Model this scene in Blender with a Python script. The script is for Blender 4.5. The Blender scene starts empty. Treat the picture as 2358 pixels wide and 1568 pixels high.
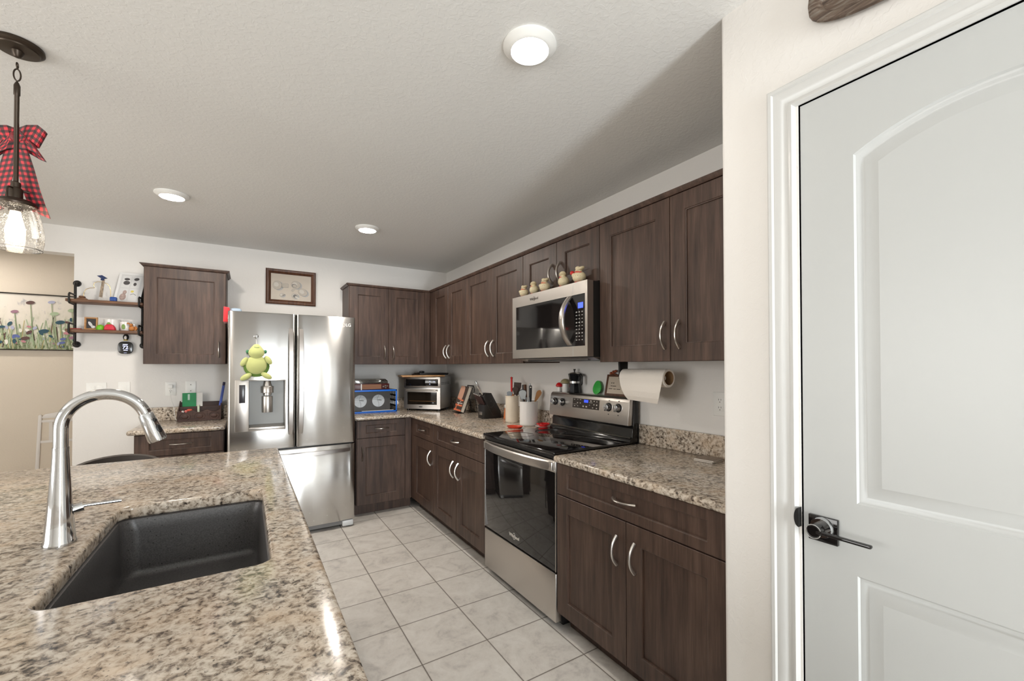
import bpy, bmesh, math, random
from mathutils import Vector, Matrix
random.seed(7)
scn = bpy.context.scene
COL = scn.collection
pi = math.pi

# ------------------------------------------------------------------ camera, world, daylight, exposure
cam_d = bpy.data.cameras.new('camera'); cam = bpy.data.objects.new('camera', cam_d); COL.objects.link(cam)
_y, _p, _r = math.radians(31.987), math.radians(0.6676), math.radians(-0.0726)
_fw = Vector((math.sin(_y)*math.cos(_p), math.cos(_y)*math.cos(_p), math.sin(_p)))
_rt = Vector((math.cos(_y), -math.sin(_y), 0)); _up = _rt.cross(_fw)
_r2 = _rt*math.cos(_r)+_up*math.sin(_r); _u2 = -_rt*math.sin(_r)+_up*math.cos(_r)
m3 = Matrix((_r2, _u2, -_fw)).transposed()
cam.matrix_world = Matrix.Translation((0, 0, 1.3488)) @ m3.to_4x4()
cam_d.sensor_width = 36.0; cam_d.sensor_fit = 'HORIZONTAL'
cam_d.lens = 978.29/2358*36.0
cam_d.shift_x = (1179-1177.68)/2358; cam_d.shift_y = (832.88-784)/2358
cam_d.clip_start = 0.02
scn.camera = cam

w = bpy.data.worlds.new('sky'); scn.world = w; w.use_nodes = True
w.node_tree.nodes['Background'].inputs[0].default_value = (0.88, 0.94, 1.0, 1)
w.node_tree.nodes['Background'].inputs[1].default_value = 1.0

def window_light(name, loc, rot, sx, sy, power, col):
    l = bpy.data.lights.new(name, 'AREA'); l.shape = 'RECTANGLE'; l.size = sx; l.size_y = sy
    l.energy = power; l.color = col
    o = bpy.data.objects.new(name, l); COL.objects.link(o); o.location = loc; o.rotation_euler = rot
    return o
# daylight through the patio doors behind the camera and the windows of the room on the left
window_light('patio_daylight', (0.72, -2.97, 1.10), (math.radians(97), 0, 0), 0.52, 2.0, 100, (0.90, 0.96, 1.0))
window_light('side_daylight', (-3.56, 0.9, 1.45), (math.radians(95), 0, math.radians(-90)), 2.4, 1.4, 50, (1.0, 0.97, 0.925))

scn.view_settings.view_transform = 'Standard'; scn.view_settings.look = 'None'
scn.view_settings.gamma = 1.0; scn.view_settings.use_curve_mapping = False
scn.view_settings.exposure = 0.39
scn.cycles.use_denoising = True
scn.cycles.max_bounces = 10; scn.cycles.diffuse_bounces = 6; scn.cycles.glossy_bounces = 5
scn.cycles.transparent_max_bounces = 16; scn.cycles.sample_clamp_indirect = 6.0
scn.cycles.caustics_reflective = False; scn.cycles.caustics_refractive = False

# ------------------------------------------------------------------ materials
def S(r, g, b):
    f = lambda c: (c/255/12.92) if c/255 <= .04045 else ((c/255+.055)/1.055)**2.4
    return (f(r), f(g), f(b), 1)
class NT:
    def __init__(s, name):
        s.m = bpy.data.materials.new(name); s.m.use_nodes = True; s.t = s.m.node_tree
        s.b = s.t.nodes['Principled BSDF']; s.out = s.t.nodes['Material Output']
    def n(s, typ, ins=None, **kw):
        x = s.t.nodes.new(typ)
        for k, v in kw.items(): setattr(x, k, v)
        for k, v in (ins or {}).items(): s.set(x.inputs[k], v)
        return x
    def set(s, sock, v):
        if hasattr(v, 'is_output'): s.t.links.new(v, sock)
        elif isinstance(v, bpy.types.Node): s.t.links.new(v.outputs[0], sock)
        else: sock.default_value = v
    def bs(s, **kw):
        names = dict(col='Base Color', rough='Roughness', metal='Metallic', spec='Specular IOR Level', nor='Normal', emit='Emission Color',
                     es='Emission Strength', coat='Coat Weight', cr='Coat Roughness', trans='Transmission Weight', ior='IOR', alpha='Alpha',
                     aniso='Anisotropic', arot='Anisotropic Rotation', tan='Tangent', sheen='Sheen Weight')
        for k, v in kw.items(): s.set(s.b.inputs[names[k]], v)
    def coord(s, scale=(1, 1, 1), kind='Object', rot=(0, 0, 0)):
        c = s.n('ShaderNodeTexCoord'); mp = s.n('ShaderNodeMapping')
        mp.inputs['Scale'].default_value = scale; mp.inputs['Rotation'].default_value = rot
        s.t.links.new(c.outputs[kind], mp.inputs['Vector']); return mp
    def noise(s, co, scale, detail=3, rough=.55, dist=0):
        return s.n('ShaderNodeTexNoise', {'Vector': co, 'Scale': scale, 'Detail': detail, 'Roughness': rough, 'Distortion': dist})
    def ramp(s, fac, stops, interp='LINEAR'):
        r = s.n('ShaderNodeValToRGB', {'Fac': fac}); r.color_ramp.interpolation = interp
        e = r.color_ramp.elements
        while len(e) < len(stops): e.new(.5)
        for el, (p, c) in zip(e, stops): el.position = p; el.color = c if len(c) == 4 else (*c, 1)
        return r
    def mix(s, f, a, b, mode='MIX'):
        x = s.n('ShaderNodeMix', data_type='RGBA', blend_type=mode)
        s.set(x.inputs[0], f); s.set(x.inputs[6], a); s.set(x.inputs[7], b); return x.outputs[2]
    def math(s, op, a, b=0.0):
        x = s.n('ShaderNodeMath', operation=op); s.set(x.inputs[0], a); s.set(x.inputs[1], b); return x
    def bump(s, h, strength=.2, dist=.01):
        return s.n('ShaderNodeBump', {'Height': h, 'Strength': strength, 'Distance': dist})
def flat(name, c, rough=.5, metal=0, spec=.5, var=0, vs=40, bump=0, bs=200, coat=0, emit=None, es=0, sheen=0):
    t = NT(name); t.bs(rough=rough, metal=metal, spec=spec, coat=coat, sheen=sheen)
    c = c if len(c) == 4 else (*c, 1)
    co = t.coord()
    if var:
        nz = t.noise(co, vs, 3)
        d = tuple(max(0, x*(1-var)) for x in c[:3]); l = tuple(min(1, x*(1+var)) for x in c[:3])
        t.bs(col=t.ramp(nz.outputs['Fac'], [(.3, d), (.7, l)]))
    else: t.bs(col=c)
    if bump: t.bs(nor=t.bump(t.noise(co, bs, 2), bump, .002))
    if emit: t.bs(emit=emit if len(emit) == 4 else (*emit, 1), es=es)
    return t.m
def paint(name, c, strength=.35):           # knock-down textured wall paint
    t = NT(name); co = t.coord()
    n1 = t.noise(co, 55, 2, .5, .6); n2 = t.noise(co, 150, 2)
    h = t.ramp(n1.outputs['Fac'], [(.47, (0, 0, 0)), (.58, (1, 1, 1))])
    hh = t.math('ADD', h, t.math('MULTIPLY', n2.outputs['Fac'], .25))
    t.bs(col=c, rough=.75, spec=.25, nor=t.bump(hh, strength, .0007)); return t.m
def wood(name, dark, mid, light, rough=.4, scale=1.0, axis=2, coat=.0):
    t = NT(name); k = [16*scale]*3; k[axis] = 1.1*scale
    co = t.coord(tuple(k)); n1 = t.noise(co, 2.2, 5, .62, .35)
    k2 = [70*scale]*3; k2[axis] = 2.2*scale
    n2 = t.noise(t.coord(tuple(k2)), 3.5, 3, .6)
    n3 = t.noise(t.coord((3, 3, 1.3)), 1.6, 2)
    a = t.math('ADD', t.math('MULTIPLY', n1.outputs['Fac'], .55), t.math('MULTIPLY', n2.outputs['Fac'], .25))
    a = t.math('ADD', a, t.math('MULTIPLY', n3.outputs['Fac'], .3))
    t.bs(col=t.ramp(a, [(.42, dark), (.56, mid), (.70, light)]), rough=rough, spec=.42, coat=coat,
         nor=t.bump(n2.outputs['Fac'], .06, .001)); return t.m
def granite(name, off=0.0):
    t = NT(name); co = t.coord(rot=(.3, .2, off))
    n1 = t.noise(co, 62, 5, .66, .5); n2 = t.noise(co, 9, 3, .6, .4); n3 = t.noise(co, 120, 4, .6)
    v = t.n('ShaderNodeTexVoronoi', {'Vector': co, 'Scale': 95.0}); v.feature = 'F1'
    f = t.math('ADD', t.math('MULTIPLY', n1.outputs['Fac'], .80), t.math('MULTIPLY', n2.outputs['Fac'], .26))
    f = t.math('ADD', f, t.math('MULTIPLY', t.math('SUBTRACT', v.outputs['Distance'], .45), .10))
    base = t.ramp(f, [(.37, S(44, 39, 36)), (.43, S(96, 86, 77)), (.48, S(146, 133, 119)), (.545, S(186, 174, 159)), (.62, S(206, 196, 183)), (.74, S(216, 209, 199))])
    tan = t.ramp(n2.outputs['Fac'], [(.45, (1, 1, 1)), (.75, S(236, 218, 198))])
    c = t.mix(.8, base.outputs[0], tan.outputs[0], 'MULTIPLY')
    sp = t.ramp(n3.outputs['Fac'], [(.31, (.06, .055, .05)), (.39, (1, 1, 1))])
    c = t.mix(.85, c, sp.outputs[0], 'MULTIPLY')
    t.bs(col=c, rough=.16, spec=.45); return t.m
def steel(name, c, rough=.24, aniso=0.0, wave=0.0):
    t = NT(name); t.bs(col=c, metal=1, rough=rough)
    co = t.coord((1, 1, 1))
    hs = t.n('ShaderNodeTexNoise', {'Vector': t.coord((3, 3, 500)), 'Scale': 2.0, 'Detail': 2.0})
    if aniso:
        tg = t.n('ShaderNodeTangent', direction_type='UV_MAP', uv_map='UVMap'); t.bs(aniso=aniso, tan=tg.outputs[0])
    t.bs(rough=rough)
    if wave:
        wv = t.noise(t.coord((5.0, 5.0, .8)), 1.1, 1, .4)
        t.bs(nor=t.bump(wv.outputs['Fac'], wave, .03))
    return t.m
def tiles(name):
    t = NT(name); c = t.n('ShaderNodeTexCoord'); sx = t.n('ShaderNodeSeparateXYZ', {'Vector': c.outputs['Object']})
    P, gx, gy, gw = .3335, .6837, 3.5254, .0066
    def cell(o, g):
        u = t.math('DIVIDE', t.math('SUBTRACT', o, g), P); return t.math('FRACT', t.math('ADD', u, 100.0)), t.math('FLOOR', t.math('ADD', u, 100.0))
    fx, ix = cell(sx.outputs['X'], gx); fy, iy = cell(sx.outputs['Y'], gy)
    def edge(f):
        d = t.math('MINIMUM', f, t.math('SUBTRACT', 1.0, f)); return d
    d = t.math('MULTIPLY', t.math('MINIMUM', edge(fx), edge(fy)), P)
    g = t.ramp(d, [(gw*.40, (1, 1, 1)), (gw*.62, (0, 0, 0))])
    idv = t.n('ShaderNodeCombineXYZ', {'X': ix, 'Y': iy})
    wn = t.n('ShaderNodeTexWhiteNoise', {'Vector': idv.outputs[0]})
    vec = t.n('ShaderNodeVectorMath', {0: c.outputs['Object'], 1: wn.outputs['Color']}, operation='ADD')
    n1 = t.noise(vec.outputs[0], 7, 5, .62, .9); n2 = t.noise(vec.outputs[0], 45, 4, .7); 
    f = t.math('ADD', t.math('MULTIPLY', n1.outputs['Fac'], .75), t.math('MULTIPLY', n2.outputs['Fac'], .25))
    col = t.ramp(f, [(.34, S(192, 186, 180)), (.46, S(215, 209, 201)), (.60, S(226, 221, 214))])
    br = t.ramp(wn.outputs['Value'], [(0, (.95,)*3), (1, (1.02,)*3)])
    col = t.mix(1.0, col.outputs[0], br.outputs[0], 'MULTIPLY')
    col = t.mix(g.outputs[0], col, S(78, 62, 50))
    h = t.math('SUBTRACT', 1.0, g.outputs[0])
    t.bs(col=col, rough=t.ramp(g.outputs[0], [(0, (.36,)*3), (1, (.8,)*3)]), spec=.45, nor=t.bump(h, .35, .002)); return t.m
def plaid(name):
    t = NT(name); c = t.n('ShaderNodeTexCoord'); sx = t.n('ShaderNodeSeparateXYZ', {'Vector': c.outputs['UV']})
    def st(o): return t.math('GREATER_THAN', t.math('FRACT', t.math('MULTIPLY', o, 50.0)), .5)
    f = t.math('MULTIPLY', t.math('ADD', st(sx.outputs['X']), st(sx.outputs['Y'])), .5)
    t.bs(col=t.ramp(f, [(0, S(206, 42, 54)), (.4, S(104, 24, 30)), (.8, S(22, 16, 16))], 'CONSTANT'), rough=.55, sheen=.2,
         nor=t.bump(t.noise(t.coord(kind='UV'), 900, 1), .15, .0005)); return t.m
def clear_glass(name, tint=(1, 1, 1, 1), gloss=.12, seeds=False):
    t = NT(name); t.t.nodes.remove(t.b)
    tr = t.n('ShaderNodeBsdfTransparent', {'Color': tint}); gl = t.n('ShaderNodeBsdfGlossy', {'Roughness': .03})
    fr = t.n('ShaderNodeFresnel', {'IOR': 1.45})
    mx = t.n('ShaderNodeMixShader'); t.set(mx.inputs[0], t.math('ADD', t.math('MULTIPLY', fr, .8), gloss*.3)); t.t.links.new(tr.outputs[0], mx.inputs[1]); t.t.links.new(gl.outputs[0], mx.inputs[2])
    last = mx
    if seeds:
        df = t.n('ShaderNodeBsdfTranslucent', {'Color': (1, .96, .9, 1)}); d2 = t.n('ShaderNodeBsdfDiffuse', {'Color': (1, .97, .93, 1)})
        ad = t.n('ShaderNodeMixShader', {0: .4}); t.t.links.new(df.outputs[0], ad.inputs[1]); t.t.links.new(d2.outputs[0], ad.inputs[2])
        v = t.n('ShaderNodeTexVoronoi', {'Vector': t.coord(), 'Scale': 260.0})
        nz = t.noise(t.coord(), 60, 3)
        sp = t.ramp(t.math('SUBTRACT', v.outputs['Distance'], t.math('MULTIPLY', t.math('SUBTRACT', nz.outputs['Fac'], .42), .9)), [(.13, (.6,)*3), (.21, (.02,)*3)])
        m2 = t.n('ShaderNodeMixShader'); t.set(m2.inputs[0], sp); t.t.links.new(mx.outputs[0], m2.inputs[1]); t.t.links.new(ad.outputs[0], m2.inputs[2]); last = m2
    t.t.links.new(last.outputs[0], t.out.inputs['Surface']); return t.m
def glow(name, c, s):
    t = NT(name); t.bs(col=(*c, 1), emit=(*c, 1), es=s, rough=.6); return t.m

WALL = paint('wall_paint', S(230, 227, 223), .3); CEIL = paint('ceiling_paint', S(229, 228, 225), .4); HALL = paint('hall_paint', S(216, 205, 190), .3)
TRIM = flat('white_trim_paint', S(190, 192, 191), .35, spec=.5)
GLOSS = flat('white_gloss_trim', S(207, 207, 205), .3)
WHITE = flat('white_plastic', S(235, 234, 230), .35)
TILE = tiles('floor_tile')
WOOD = wood('espresso_cabinet', S(54, 40, 34), S(76, 58, 49), S(98, 77, 66), .46)
WOODIN = flat('cabinet_shadow_side', S(48, 38, 33), .6)
NICKEL = steel('brushed_nickel', (.66, .62, .57, 1), .28)
CHROME = flat('chrome', (.63, .64, .655), .07, 1)
SS = steel('stainless', (.56, .525, .49, 1), .33)
SSF = steel('fridge_stainless', (.55, .54, .525, 1), .22, .9, .22)
SSD = flat('dark_steel', (.16, .16, .16), .35, 1)
BLK = flat('black_plastic', S(22, 21, 21), .4, bump=.05)
BGLASS = flat('black_glass', (.008, .007, .007), .05, spec=.6)
GRAN = granite('granite_island', .1); GRAN2 = granite('granite_counter', 1.2)
def sinkmat():
    t = NT('composite_sink'); co = t.coord(); v = t.n('ShaderNodeTexVoronoi', {'Vector': co, 'Scale': 62.0}); nz = t.noise(co, 260, 2)
    sp = t.ramp(v.outputs['Distance'], [(.085, S(16, 15, 15)), (.12, (1, 1, 1))]); base = t.ramp(nz.outputs['Fac'], [(.35, S(66, 64, 64)), (.65, S(86, 84, 84))])
    t.bs(col=t.mix(1.0, base.outputs[0], sp.outputs[0], 'MULTIPLY'), rough=.36, spec=.5, nor=t.bump(nz.outputs['Fac'], .15, .001)); return t.m
SINKM = sinkmat()
BRONZE = flat('oil_rubbed_bronze', S(66, 56, 47), .38, .7)
PIPE = flat('black_iron_pipe', S(34, 31, 29), .42, .5)
OAK = wood('shelf_wood', S(82, 56, 40), S(112, 78, 55), S(140, 102, 74), .5, 1.2, 0)
MAPLE = wood('light_wood', S(176, 128, 84), S(196, 150, 104), S(212, 172, 126), .5, 1.5, 0)
WALNUT = wood('walnut', S(58, 34, 22), S(84, 52, 34), S(106, 70, 46), .42, 2, 2)
GOLD = flat('gold_wire', (.85, .68, .38), .25, 1)
RED = flat('red_gloss', S(205, 32, 34), .3); ORNG = flat('orange_red_ceramic', S(214, 70, 44), .22)
PAPER = flat('paper_white', S(232, 228, 222), .8)
CREAM = flat('cream_ceramic', S(222, 210, 192), .2, var=.03, vs=12); WCER = flat('white_ceramic', S(232, 230, 227), .16)
LIGHTGREY = flat('grey_white_plastic', S(205, 207, 208), .4)

# ------------------------------------------------------------------ mesh builder
class MB:
    def __init__(s): s.bm = bmesh.new(); s.uv = None; s.sm = True
    def _faces(s, vs, fs, smooth=False):
        bv = [s.bm.verts.new(v) for v in vs]; out = []
        for f in fs:
            try: x = s.bm.faces.new([bv[i] for i in f]); x.smooth = smooth; out.append(x)
            except ValueError: pass
        return bv, out
    def box(s, x0, y0, z0, x1, y1, z1, bev=0, seg=2):
        if x0 > x1: x0, x1 = x1, x0
        if y0 > y1: y0, y1 = y1, y0
        if z0 > z1: z0, z1 = z1, z0
        vs = [(x, y, z) for z in (z0, z1) for y in (y0, y1) for x in (x0, x1)]
        bv, fs = s._faces(vs, [(0, 2, 3, 1), (4, 5, 7, 6), (0, 1, 5, 4), (2, 6, 7, 3), (0, 4, 6, 2), (1, 3, 7, 5)])
        if bev: s._bevel(fs, min(bev, .49*min(x1-x0, y1-y0, z1-z0)), seg)
        return s
    def _bevel(s, fs, w_, seg):
        es = list({e for f in fs for e in f.edges})
        bmesh.ops.bevel(s.bm, geom=es, offset=w_, segments=seg, affect='EDGES', profile=.5)
    def prism(s, poly, axis, a0, a1, bev=0, seg=2, smooth=False):
        def P(p, a):
            return {'x': (a, p[0], p[1]), 'y': (p[0], a, p[1]), 'z': (p[0], p[1], a)}[axis]
        n = len(poly); vs = [P(p, a0) for p in poly]+[P(p, a1) for p in poly]
        fs = [tuple(range(n))[::-1], tuple(range(n, 2*n))]+[(i, (i+1) % n, n+(i+1) % n, n+i) for i in range(n)]
        bv, f = s._faces(vs, fs)
        if smooth:
            for x in f[2:]: x.smooth = True
        bmesh.ops.recalc_face_normals(s.bm, faces=f)
        if bev: s._bevel(f, bev, seg)
        return s
    def loft(s, loops, closed=True, cap0=True, cap1=True, smooth=True, ring=False):
        n = len(loops[0]); vs = [p for l in loops for p in l]; fs = []
        L = len(loops)
        for k in range(L if ring else L-1):
            a, b = k*n, ((k+1) % L)*n
            for i in range(n if closed else n-1): fs.append((a+i, a+(i+1) % n, b+(i+1) % n, b+i))
        bv, f = s._faces(vs, fs, smooth)
        g = []
        if cap0 and not ring: g.append(s.bm.faces.new(bv[:n][::-1]))
        if cap1 and not ring: g.append(s.bm.faces.new(bv[-n:]))
        if closed: bmesh.ops.recalc_face_normals(s.bm, faces=f+g)
        return s
    def lathe(s, prof, c=(0, 0, 0), n=32, axis='z', sx=1, sy=1, rot=None):
        loops = []
        for r, z in prof:
            r = max(r, 1e-4); lp = []
            for i in range(n):
                a = 2*pi*i/n; p = Vector((r*math.cos(a)*sx, r*math.sin(a)*sy, z))
                if axis == 'x': p = Vector((p.z, p.x, p.y))
                elif axis == 'y': p = Vector((p.x, p.z, p.y))
                if rot: p = rot @ p
                lp.append(p+Vector(c))
            loops.append(lp)
        return s.loft(loops)
    def cyl(s, p0, p1, r0, r1=None, n=20, caps=True):
        return s.tube([p0, p1], [r0, r0 if r1 is None else r1], n, caps)
    def tube(s, pts, r, n=12, caps=True, closed=False, flat=None):
        pts = [Vector(p) for p in pts]; N = len(pts); rs = r if isinstance(r, (list, tuple)) else [r]*N
        tg = []
        for i in range(N):
            a = pts[(i-1) % N] if (closed or i > 0) else pts[i]; b = pts[(i+1) % N] if (closed or i < N-1) else pts[i]
            tg.append((b-a).normalized())
        up = Vector((0, 0, 1)) if abs(tg[0].z) < .9 else Vector((1, 0, 0))
        u = (up-tg[0]*up.dot(tg[0])).normalized(); loops = []
        for i in range(N):
            u = (u-tg[i]*u.dot(tg[i])).normalized(); v = tg[i].cross(u)
            fu, fv = flat if flat else (1, 1)
            loops.append([pts[i]+(u*math.cos(2*pi*k/n)*fu+v*math.sin(2*pi*k/n)*fv)*rs[i] for k in range(n)])
        return s.loft(loops, True, caps, caps, True, closed)
    def ball(s, c, rx, ry=None, rz=None, n=20, m=12, rot=None):
        ry = rx if ry is None else ry; rz = rx if rz is None else rz; loops = []
        for j in range(1, m):
            t = pi*j/m; lp = []
            for i in range(n):
                a = 2*pi*i/n; p = Vector((rx*math.sin(t)*math.cos(a), ry*math.sin(t)*math.sin(a), -rz*math.cos(t)))
                if rot: p = rot @ p
                lp.append(p+Vector(c))
            loops.append(lp)
        s.loft(loops)
        return s
    def strip(s, L, R, th=.0012):            # ribbon between two polylines, UV in metres
        if s.uv is None: s.uv = s.bm.loops.layers.uv.new('UVMap')
        L = [Vector(p) for p in L]; R = [Vector(p) for p in R]; d = [0]
        for i in range(1, len(L)): d.append(d[-1]+((L[i]+R[i])/2-(L[i-1]+R[i-1])/2).length)
        for i in range(len(L)-1):
            q = [L[i], R[i], R[i+1], L[i+1]]; w0 = (L[i]-R[i]).length; w1 = (L[i+1]-R[i+1]).length
            uv = [(w0/2, d[i]), (-w0/2, d[i]), (-w1/2, d[i+1]), (w1/2, d[i+1])]
            nn = (q[1]-q[0]).cross(q[3]-q[0]); nn = nn.normalized()*th if nn.length > 0 else Vector()
            for sgn in (1, -1):
                vs = [s.bm.verts.new(p+nn*sgn*.5) for p in q]; f = s.bm.faces.new(vs if sgn > 0 else vs[::-1]); f.smooth = True
                uu = uv if sgn > 0 else uv[::-1]
                for l, t_ in zip(f.loops, uu): l[s.uv].uv = (t_[0]+.5, t_[1]+.5)
        return s
    def quad(s, pts): s._faces(pts, [(0, 1, 2, 3)]); return s
    def xf(s, m): bmesh.ops.transform(s.bm, matrix=m, verts=s.bm.verts); return s
    def text(s, txt, size, m, ext=.0004, bold=False, align='CENTER'):
        c = bpy.data.curves.new('t', 'FONT'); c.body = txt; c.size = size; c.extrude = ext; c.align_x = align; c.align_y = 'CENTER'
        c.resolution_u = 3
        if bold: c.offset = size*.02
        o = bpy.data.objects.new('t', c); COL.objects.link(o)
        me = bpy.data.meshes.new_from_object(o.evaluated_get(bpy.context.evaluated_depsgraph_get()))
        bpy.data.objects.remove(o); bpy.data.curves.remove(c)
        me.transform(m); s.bm.from_mesh(me); bpy.data.meshes.remove(me); return s
ROOT = {}
def link(name, mb, mat, off=(0, 0, 0), smooth=None):
    me = bpy.data.meshes.new(name); mb.bm.to_mesh(me); mb.bm.free()
    if smooth is not False:
        for p_ in me.polygons: p_.use_smooth = True
        me.set_sharp_from_angle(angle=math.radians(38))
    if off != (0, 0, 0): me.transform(Matrix.Translation(-Vector(off)))
    for x in (mat if isinstance(mat, (list, tuple)) else [mat]): me.materials.append(x)
    o = bpy.data.objects.new(name, me); COL.objects.link(o); return o
def tag(o, label, cat, group=None, kind=None):
    o['label'] = label
    if cat: o['category'] = cat
    if group: o['group'] = group
    if kind: o['kind'] = kind
    return o
def thing(name, label, cat, loc, group=None, rotz=0, local=False, kind=None):
    o = bpy.data.objects.new(name, None); COL.objects.link(o); o.empty_display_size = .05
    o.location = loc; o.rotation_euler = (0, 0, rotz)
    ROOT[o.name] = (0, 0, 0) if (local or rotz) else tuple(loc)
    return tag(o, label, cat, group, kind)
def part(name, mb, mat, parent, label=None, kind=None):
    off = ROOT[parent.name]
    o = link(name, mb, mat, off); o.parent = parent; ROOT[o.name] = off
    if label: o['label'] = label
    if kind: o['kind'] = kind
    return o
def solo(name, mb, mat, label, cat, group=None, kind=None, loc=(0, 0, 0)):
    o = link(name, mb, mat, tuple(loc)); o.location = loc; ROOT[o.name] = tuple(loc)
    return tag(o, label, cat, group, kind)
def struct(name, mb, mat, label, cat):
    return solo(name, mb, mat, label, cat, None, 'structure')
def tmat(face, p):        # text placement: face 'R' looks to -X, 'B' looks to -Y, 'T' lies flat
    c = {'R': ((0, -1, 0), (0, 0, 1), (-1, 0, 0)), 'B': ((1, 0, 0), (0, 0, 1), (0, -1, 0)), 'T': ((1, 0, 0), (0, 1, 0), (0, 0, 1))}[face]
    m = Matrix((c[0], c[1], c[2])).transposed().to_4x4(); m.translation = Vector(p); return m
def rrect(x0, x1, y0, y1, r, z, n=6):
    out = []
    for cx, cy, a0 in ((x1-r, y1-r, 0), (x0+r, y1-r, 90), (x0+r, y0+r, 180), (x1-r, y0+r, 270)):
        for k in range(n+1):
            a = math.radians(a0+90*k/n); out.append(Vector((cx+r*math.cos(a), cy+r*math.sin(a), z)))
    return out
class Side:               # a run of furniture: a runs along the wall, d grows into the room
    def __init__(s, kind, face): s.k = kind; s.f = face
    def P(s, a, d, z): return (s.f-d, a, z) if s.k == 'R' else (a, s.f-d, z)
    def box(s, mb, a0, a1, d0, d1, z0, z1, bev=0, seg=2):
        p, q = s.P(a0, d0, z0), s.P(a1, d1, z1); mb.box(*p, *q, bev, seg); return mb
# ------------------------------------------------------------------ room shell
XW, YB, H = 1.975, 4.592, 2.44
struct('floor', MB().box(-3.7, -3.1, -.06, 2.6, 6.0, 0), TILE, 'pale beige square ceramic tiles with dark grout lines', 'floor')
struct('ceiling', MB().box(-3.7, -3.1, H, 2.6, 6.0, H+.1), CEIL, 'off-white textured flat ceiling over the kitchen', 'ceiling')
mb = MB(); mb.box(-1.137, YB, 0, 2.1, YB+.12, H); mb.box(-3.3, YB, 2.231, -1.137, YB+.12, H); mb.box(-3.7, YB, 0, -3.3, YB+.12, H)
struct('wall_back', mb, WALL, 'off-white back wall behind the refrigerator with a wide hall opening', 'wall')
struct('wall_right', MB().box(XW, .662, 0, 2.1, YB, H), WALL, 'off-white wall behind the range and right-hand cabinets', 'wall')
PX = 1.261
mb = MB(); Rc = [(PX+.012-.012*math.sin(q), .775-.012+.012*math.cos(q)) for q in [math.radians(90*k/6) for k in range(7)]]
mb.prism([(PX+.12, .556), (PX, .556)]+Rc[::-1]+[(XW, .775), (XW, .662), (PX+.12, .662)], 'z', 0, H)
mb.prism([(PX, -.158), (PX+.12, -.158), (PX+.12, -.93), (2.5, -.93), (2.5, -1.05), (PX, -1.05)], 'z', 0, H)
mb.box(PX, -.158, 2.053, PX+.12, .556, H)
struct('wall_pantry', mb, WALL, 'off-white textured wall around the white pantry door', 'wall')
struct('wall_hall', MB().box(-3.7, 5.79, 0, 2.1, 5.9, H), HALL, 'warm beige hall wall behind the opening with flower painting', 'wall')
struct('wall_hall_end', MB().box(-.55, YB+.12, 0, -.45, 5.79, H), HALL, 'beige end wall of the hall past the opening', 'wall')
mb = MB(); mb.box(-3.7, -3.1, 0, .40, -3.0, H); mb.box(1.04, -3.1, 0, 2.6, -3.0, H); mb.box(.40, -3.1, 2.15, 1.04, -3.0, H)
struct('wall_front', mb, WALL, 'off-white wall with glazed patio door behind the viewer', 'wall')
mb = MB(); mb.box(-3.7, -3.0, 0, -3.6, -.4, H); mb.box(-3.7, 2.2, 0, -3.6, 6.0, H); mb.box(-3.7, -.4, 0, -3.6, 2.2, .7); mb.box(-3.7, -.4, 2.2, -3.6, 2.2, H)
struct('wall_left', mb, WALL, 'off-white wall with a wide window left of the kitchen', 'wall')
struct('wall_far_right', MB().box(2.5, -3.0, 0, 2.6, -.93, H), WALL, 'off-white side wall of the living area', 'wall')
mb = MB()
for x in (.40, .98): mb.box(x, -3.08, 0, x+.06, -3.01, 2.15)
for z in (0, 2.09): mb.box(.40, -3.08, z, 1.04, -3.01, z+.06)
struct('window_1', mb, TRIM, 'white framed glazed patio door behind the viewer', 'window')
mb = MB()
for y in (-.4, .87, 2.14): mb.box(-3.68, y, .7, -3.61, y+.06, 2.2)
for z in (.7, 2.14): mb.box(-3.68, -.4, z, -3.61, 2.2, z+.06)
struct('window_2', mb, TRIM, 'white framed window of the room on the left', 'window')

# pantry door with casing
def casing():
    prof = [(0, 0), (0, .010), (.006, .0165), (.014, .0165), (.018, .012), (.036, .013), (.041, .010), (.052, .008), (.058, .0115), (.064, .0115), (.070, .004), (.070, 0)]
    # prof: distance outward from opening reversed -> (offset from outer edge, height)
    path = [(.632, 0), (.632, 2.122), (-.234, 2.122), (-.234, 0)]
    mb = MB(); loops = []
    sg = [(1, 0), (1, 1), (-1, 1), (-1, 0)]
    for (y, z), (a, b) in zip(path, sg):
        loops.append([Vector((PX-h, y-a*o, z-b*o)) for o, h in prof])
    mb.loft(loops); return mb
t = struct('trim_1', casing(), GLOSS, 'white moulded casing around the pantry door', 'trim')
mb = MB(); lp = []
for x_, k in ((PX+.004, 1), (PX-.0165, 1), (PX-.0185, .93)):
    lp.append([Vector((x_, .5565, .948-.0255*k)), Vector((x_, .5565, .948+.0255*k))]+[Vector((x_, .5565+.0115*k*math.sin(q), .948+.0255*k*math.cos(q))) for q in [pi*i/14 for i in range(1, 14)]])
mb.loft(lp); part('latch_plate', mb, BLK, t, 'black strike plate on the door jamb')
def jamb():
    mb = MB()
    mb.box(PX+.002, .556, 0, PX+.12, .562, 2.06); mb.box(PX+.002, -.164, 0, PX+.12, -.158, 2.06); mb.box(PX+.002, -.164, 2.053, PX+.12, .562, 2.06); return mb
DY0, DY1, DZ1 = -.154, .5525, 2.049
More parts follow.
